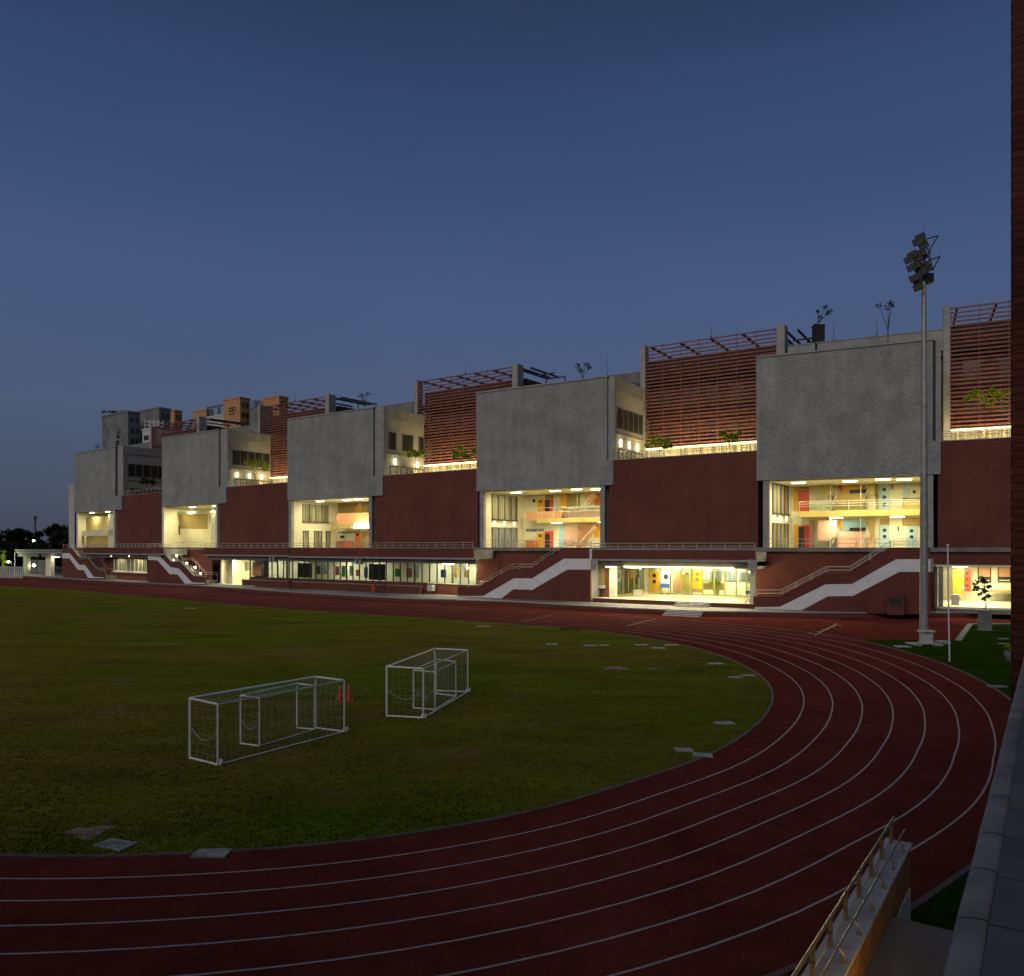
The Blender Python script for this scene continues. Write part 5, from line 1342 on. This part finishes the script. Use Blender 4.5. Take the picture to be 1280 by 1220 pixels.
# lamp posts
def lamp_post(px, ybulb, Y, lab, mat, pw, colr):
    X = (px-640)/F*Y; z = zat(ybulb, Y); e = empty('street_lamp', (X+.9, Y, 0), 0, lab, 'street lamp')
    mb = MB(); mb.tube([(0, 0, 0), (0, 0, z-.4), (-.2, 0, z), (-.7, 0, z+.15)], .09, 6, .05); mb.build('pole', 'dsteel', e)
    mb = MB(); mb.lathe([(.02, z-.35), (.25, z-.25), (.32, z), (.2, z+.2), (.02, z+.25)], -.9, 0, 12); mb.build('lamp', mat, e)
    point((X, Y-.7, z-.1), pw, colr, .3)
lamp_post(42, 675.5, 222, 'thin street lamp with one round white bulb above the walkway roof', 'lampwhite', 40, (1, .95, .8))
lamp_post(10.5, 702, 214, 'low lamp with a greenish bulb over the picket fence', 'lampcool', 900, (.85, 1, .5))
# slim tree lit green at the left edge
g6 = Vector(((4.5-640)/F*216, 216, 0)); z_ = zat(690, 216)
tree('slim_tree', g6, z_-1, [((0, 0, z_-k_*1.3), .75+.1*k_) for k_ in range(5)], 260, .35, 'leaf', 'slim upright tree lit green at the far left edge', 'tree', None, .12, 3, None, 1.1)
# grove beyond
rnd = random.Random(3)
GR = [(-42, 662, 'low dark tree just outside the left edge of the distant grove'), (-12, 664, 'rounded dark tree at the left edge of the distant grove'), (12, 666, 'low dark tree, second crown in the distant grove'), (23, 660, 'dark tree with a pointed top rising left of the radio mast'), (37, 664, 'broad dark tree standing below the radio mast'), (50, 664, 'broad dark tree between the radio mast and the tallest tree'),
      (68, 655, 'tallest dark tree of the distant grove with an open top'), (82, 660, 'dark tree against the white pylon of the far end'), (97, 662, 'dark tree half hidden behind the far end of the school')]
for i, (px, yt, lab) in enumerate(GR):
    Y = 275+rnd.uniform(-12, 18); X = (px-640)/F*Y; hz = zat(yt, Y); r = 6.2
    cs = []
    for j in range(9):
        a = rnd.uniform(0, 6.28); zz = rnd.uniform(2.0, hz-1.6); q = (1-(zz/hz)**2*.55)*r
        cs.append(((q*.75*math.cos(a), q*.75*math.sin(a), zz), rnd.uniform(2.0, 3.0)))
    cs.append(((rnd.uniform(-.6, .6), 0, hz-1.0), 1.3)); cs.append(((0, 0, hz*.55), 3.6)); cs.append(((0, 0, hz*.25), 3.8)); cs.append(((2.5, 0, hz*.3), 3.)); cs.append(((-2.5, 0, hz*.3), 3.))
    tree('grove_tree', (X, Y, 0), hz, cs, 2600, .8, 'leafdd', lab, 'tree', 'dark trees beyond the far left end', .3, 5, None, .85)
# radio mast
Y = 420; e = empty('radio_mast', ((44-640)/F*Y, Y, 0), 0, 'faint lattice radio mast rising above the distant trees', 'mast')
zt = zat(646, Y); mb = MB()
for a in (0, 2.09, 4.19): mb.tube([(1.1*math.cos(a), 1.1*math.sin(a), 0), (.25*math.cos(a), .25*math.sin(a), zt)], .13, 4)
for i in range(10):
    z = zt*i/10; q = 1.1-.85*i/10; mb.tube([(q, 0, z), (-q*.5, q*.87, z+zt/10)], .09, 4); mb.tube([(-q*.5, -q*.87, z), (q, 0, z+zt/10)], .09, 4)
mb.build('lattice', 'dsteel', e); mb = MB(); mb.tube([(0, 0, zt-2), (0, 0, zt+.5)], .7, 8); mb.build('antenna_drum', 'dsteel', e)
# white pylon at the end of the school
Y = 209; X = (91.2-640)/F*Y; e = empty('white_pylon', (X, Y, 0), 0, 'slim white pylon at the far end wall of the school', 'pylon')
zt = zat(606, Y); mb = MB(); mb.box(-.75, .75, -.6, .6, 0, zt-1.6); mb.build('shaft', 'whiteb', e)
mb = MB(); mb.box(-.6, .6, -.5, .5, zt-1.6, zt-1.25); mb.box(-.75, .75, -.6, .6, zt-1.25, zt); mb.build('head', 'whiteb', e)
# distant buildings
def dist_building(px0, px1, ytop, Y, dep, mat, lab, name, win=None, extra=None):
    fr = Fr(((px0-640)/F*Y, Y), FR[4].u); s1 = fr.s(px1, 0); o = fr.W(s1/2, dep/2, 0); zt = zat(ytop, fr.P(s1/2, 0).y)
    e = empty(name, o, 0, lab, 'building', None); L = []
    mb = MB(); fr.box(mb, 0, s1, 0, dep, 0, zt); L.append(mb.build('wall', mat, e))
    mb = MB(); fr.box(mb, -.15, s1+.15, -.15, .25, zt, zt+.5); fr.box(mb, -.15, s1+.15, dep-.25, dep+.15, zt, zt+.5); fr.box(mb, -.15, .25, .26, dep-.26, zt, zt+.5); fr.box(mb, s1-.25, s1+.15, .26, dep-.26, zt, zt+.5); L.append(mb.build('roof_parapet', mat, e))
    for (a, b_, ya, yb, mt, nm) in (win or ()):
        mb = MB(); sa_, sb_ = fr.s(a, 0), fr.s(b_, 0); fr.box(mb, sa_, sb_, -.07, -.003, zat(yb, Y), zat(ya, Y)); L.append(mb.build(nm, mt, e))
    for i in range(4):
        zz = zt-3-i*3.4
        for q0_, q1_ in ((.2, .45), (.6, .85)):
            mb = MB(); fr.box(mb, s1+.003, s1+.06, dep*q0_, dep*q1_, zz, zz+1.7); L.append(mb.build('window', 'dwin', e))
    for o2 in L: o2.matrix_parent_inverse = Matrix.Translation(-o)
    return e, fr, zt
dist_building(127.5, 160, 518.5, 262, 4, 'greyb', 'old grey tower with weeds along its top, left of the pair', 'grey_tower')
dist_building(164.5, 199, 514, 268, 4, 'greyb', 'grey tower right of the pair, partly behind white balconies', 'grey_tower')
dist_building(178, 197, 537, 252, 6, 'whiteb', 'white building with an open roof frame before the right grey tower', 'white_building', [(180, 186, 545, 551, 'dwin', 'window'), (188, 194, 545, 551, 'dwin', 'window')])
dist_building(199, 218, 515.5, 285, 3, 'orangeb', 'orange rooftop tower farthest left, right beside the grey towers', 'orange_tower', [(205, 213, 525.6, 527, 'dwin', 'window')])
dist_building(241, 258, 514.5, 300, 3, 'orangeb', 'low orange rooftop tower between the roof frames and the white frame', 'orange_tower')
dist_building(258, 279.5, 521, 290, 9, 'whiteb', 'white building with grey open frame between two orange towers', 'white_building', [(262, 266, 512, 520.5, 'greymetal', 'frame_post'), (272, 276, 512, 520.5, 'greymetal', 'frame_post'), (258, 279, 509, 511.5, 'greymetal', 'frame_beam')])
dist_building(279.5, 300, 499.5, 275, 4, 'orangeb', 'tallest orange rooftop tower with a pattern of small dark openings', 'orange_tower', [(286, 295, 511, 512.5, 'dwin', 'window'), (286, 288, 514, 516, 'dwin', 'window'), (293, 295, 514, 516, 'dwin', 'window'), (289, 292, 513.5, 516.5, 'dwin', 'window'), (287, 289, 518, 520.5, 'dwin', 'window'), (291, 293, 518, 520.5, 'dwin', 'window')])
dist_building(312, 326, 509.5, 270, 5, 'greyb', 'plain grey block with rooftop steelwork between two orange towers', 'grey_block_house')
dist_building(327, 349, 498, 290, 4, 'orangeb', 'orange rooftop tower farthest right, behind the louvre screen', 'orange_tower')
# white open roof frame on the low white building, rooftop plants on the grey tower
for px0, px1, y0, y1, Y, lab in ((179.5, 197, 523, 537, 252, 'white open steel frame on the roof of the low white building'), (313, 325, 498, 509.5, 270, 'dark jumble of steel aerials on the plain grey block')):
    e = empty('roof_frame', ((px0-640)/F*Y, Y+1, zat(y1, Y)), 0, lab, 'roof frame'); wd_ = (px1-px0)/F*Y; hh = (y1-y0)/F*Y; mb = MB(); nn = 4
    for i in range(nn):
        for y in (0, 3.0): mb.box(wd_*i/(nn-1)-.12, wd_*i/(nn-1)+.12, y-.12, y+.12, 0, hh*(1 if px0 < 300 else random.uniform(.5, 1)))
    for y in (0, 3.0): mb.box(-.1, wd_+.1, y-.1, y+.1, hh*.72, hh*.80); mb.box(-.1, wd_+.1, y-.09, y+.09, hh*.42, hh*.48)
    if px0 > 300:
        for i in range(5): mb.tube([(wd_*random.random(), 0, 0), (wd_*random.random(), 2, hh)], .08, 4)
    mb.build('frame_bars', 'whiteb' if px0 < 300 else 'dsteel', e)
Y = 261.5
for px, yb, r, n, lab in ((135, 517.5, .8, 160, 'dry weeds growing on the top edge of the left grey tower'), (149, 517.5, .7, 120, 'thin dry weeds at the right of the left grey tower top')):
    e = empty('roof_weeds', ((px-640)/F*Y, Y, zat(yb, Y)+.3), 0, lab, 'weeds')
    crown_mb([((i*.7-1.8, .3, .3+.3*(i % 2)), r) for i in range(6)], n, .25, .9).build('foliage', 'leafdd', e)
e = empty('wall_creeper', ((147-640)/F*256, 256, zat(566, 256)), 0, 'dark climbing plant against the left grey tower', 'creeper')
mb = MB(); mb.tube([(-.5, 0, -1), (0, .2, 3), (.4, .3, 7)], .14, 5, .05); mb.build('stem', 'bark', e)
crown_mb([((-.6, 0, 1.5), 1.2), ((0, 0, 3.4), 1.2), ((.4, 0, 5.2), 1.3), ((.7, 0, 6.8), .9)], 260, .3, 1).build('foliage', 'leafdd', e)

# ------------------------------------------------------------------ the near building the picture is taken from
near = empty('brick_building', (0, 0, 0), 0, 'near dark brick building with a wide tiled ledge at the right edge of the view', 'building')
v = Vector((.563, .826)); r_ = Vector((.826, -.563)); L0 = Vector((1.098, 2.03)); ZL = H-1.1
def q2(a, b_): p = L0+v*a+r_*b_; return (p.x, p.y)
def qbox(mb, a0, a1, b0, b1, z0, z1): mb.prism([q2(a0, b0), q2(a0, b1), q2(a1, b1), q2(a1, b0)], z0, z1)
mb = MB(); qbox(mb, -9, 7.45, .06, 1.9, 0, ZL-.07); mb.build('parapet_wall', 'nearred', near)
mb = MB(); qbox(mb, -9, 7.45, .0845, 1.95, ZL-.068, ZL-.001); lt = mb.build('ledge', 'ledge', near)
uvl = lt.data.uv_layers[0]
for lp in lt.data.loops:
    c = lt.data.vertices[lp.vertex_index].co; p = Vector((c.x, c.y))-L0
    uvl.data[lp.index].uv = (p.dot(v), p.dot(r_)+.6)
mb = MB()
prof = [(0, -.09), (0, -.02), (.006, -.006), (.018, .001), (.042, .005), (.068, .004), (.082, .0005), (.086, -.06)]
NS = 70; k_ = len(prof)
for i in range(NS+1):
    a = -9+16.45*i/NS; wob = random.uniform(-.002, .002)
    for b_, z in prof: p = q2(a, b_+wob); mb.v.append((p[0], p[1], ZL+z+wob*.5))
for i in range(NS):
    for j in range(k_-1): mb.f.append((i*k_+j, i*k_+j+1, (i+1)*k_+j+1, (i+1)*k_+j))
re_ = mb.build('rounded_edge', 'edgecoping', near, True)
for i in range(14):
    a = .35+i*.47+random.uniform(-.07, .07); mb = MB(); sk = random.uniform(-.03, .03)
    pf_ = prof[1:-1]
    for (b0_, z0_), (b1_, z1_) in zip(pf_[:-1], pf_[1:]):
        t0, t1 = b0_/.082*sk, b1_/.082*sk; wj = .0028
        A0, A1 = q2(a+t0-wj, b0_), q2(a+t0+wj, b0_); B0, B1 = q2(a+t1-wj, b1_), q2(a+t1+wj, b1_)
        mb.quad((A0[0], A0[1], ZL+z0_+.003), (B0[0], B0[1], ZL+z1_+.003), (B1[0], B1[1], ZL+z1_+.003), (A1[0], A1[1], ZL+z0_+.003))
    mb.build('edge_joint', 'black', re_)
pc = Vector(((1263.5-640)/F*8.32, 8.32))
def pq(a, b_): p = pc+v*a+r_*b_; return (p.x, p.y)
mb = MB(); mb.prism([pq(0, 0), pq(0, 9), pq(4, 9), pq(4, 0)], 0, 30); mb.build('brick_pier', 'nearred', near)
mb = MB(); qbox(mb, -9, 8, 5.2, 12, 0, 24); mb.build('unseen_shade_wall', 'nearred', near)  # out-of-view mass placed to shade the ledge
mb = MB(); mb.prism([(-44, -16), (-7, -16), (-7, -11), (-44, -11)][::1], 0, 33); mb.build('unseen_shade_wing', 'nearred', near)  # out-of-view block added behind the camera to darken the near track
mb = MB(); qbox(mb, -9, 7.4, 1.96, 5.19, ZL-1.1, ZL-1.0); mb.build('gallery_floor', 'conc_dark', near)
# entry stair landing and its parapet with handrail
ZW, ZLND = H-6.2, H-6.9
e0, e1 = G(1140.5, 1053.8, ZW), G(1055, 1220, ZW); dv = (e1-e0).normalized(); pl = Vector((-dv.y, dv.x, 0))
if pl.x > 0: pl = -pl
rw_ = empty('ramp_parapet', (e0.x, e0.y, 0), 0, 'low brick parapet with pale coping and steel handrail beside the bottom right landing', 'parapet')
def lp_(a, b_, z): p = dv*a+pl*b_; return Vector((p.x, p.y, z))
def lbox(mb, a0, a1, b0, b1, z0, z1): mb.hexa([lp_(a0, b0, z0), lp_(a1, b0, z0), lp_(a1, b1, z0), lp_(a0, b1, z0), lp_(a0, b0, z1), lp_(a1, b0, z1), lp_(a1, b1, z1), lp_(a0, b1, z1)])
mb = MB(); lbox(mb, .05, 12, .04, .44, ZLND-.2, ZW-.07); lbox(mb, 2.2, 12, .04, .44, 0, ZLND-.401); rwall_ = mb.build('wall', 'lit_brick', rw_)
mb = MB()
for i in range(11): lbox(mb, i*1.1, i*1.1+1.09, 0, .40, ZW-.07, ZW)
mb.build('coping', 'coping', rw_)
mb = MB(); lbox(mb, 0, 12, .402, .50, ZW-.5, ZW+.02); mb.build('white_side', 'whiteb', rw_)
mb = MB(); lbox(mb, .12, 1.5, .015, .42, 0, ZLND-.205); mb.build('pale_pier', 'plaster', rw_)
hr = MB(); top_ = .46
hr.tube([lp_(-.1, .36, ZW+top_-.02), lp_(.0, .36, ZW+top_), lp_(12, .36, ZW+top_)], .028, 8)
hr.tube([lp_(-.15, .16, ZW+.20), lp_(0, .16, ZW+.22), lp_(12, .16, ZW+.22)], .018, 8)
for i in range(9):
    a = .25+i*1.05
    hr.hexa([lp_(a, .33, ZW), lp_(a+.03, .33, ZW), lp_(a+.03, .40, ZW), lp_(a, .40, ZW), lp_(a, .33, ZW+top_), lp_(a+.03, .33, ZW+top_), lp_(a+.03, .40, ZW+top_), lp_(a, .40, ZW+top_)])
    hr.tube([lp_(a+.4, .08, ZW), lp_(a+.4, .08, ZW+.12), lp_(a+.4, .16, ZW+.21)], .014, 6); hr.tube([lp_(a+.4, .08, ZW), lp_(a+.4, .08, ZW+.03)], .045, 8)
M['ramp_brick'] = brick('ramp_brick_glow', (.34, .16, .05), (.42, .20, .065), (.26, .14, .06), .23, .085)  # tan lamp glow on the wall put into the brick colour
M['brass'] = plain('dull_brass_rail', (.26, .21, .12), .35, .7, .15, 5)
rwall_.data.materials[0] = M['ramp_brick']
hr.build('handrail', 'brass', rw_)
mb = MB(); lbox(mb, 2.2, 12, -3.5, .035, 0, ZLND); ln = mb.build('landing', 'path', None)
ln.location = (e0.x, e0.y, 0); tag(ln, kind='structure')
lp0 = Vector((e0.x, e0.y, 0))+lp_(7.5, -1.5, ZLND+.9); point(lp0, 110, (1, .66, .18), .1)
mb = MB(); qbox(mb, 3.0, 3.3, -.06, .05, ZLND+1.1, ZLND+1.35); mb.build('bulkhead_lamp', 'lampwarm', near)
print('objects', len(bpy.data.objects))
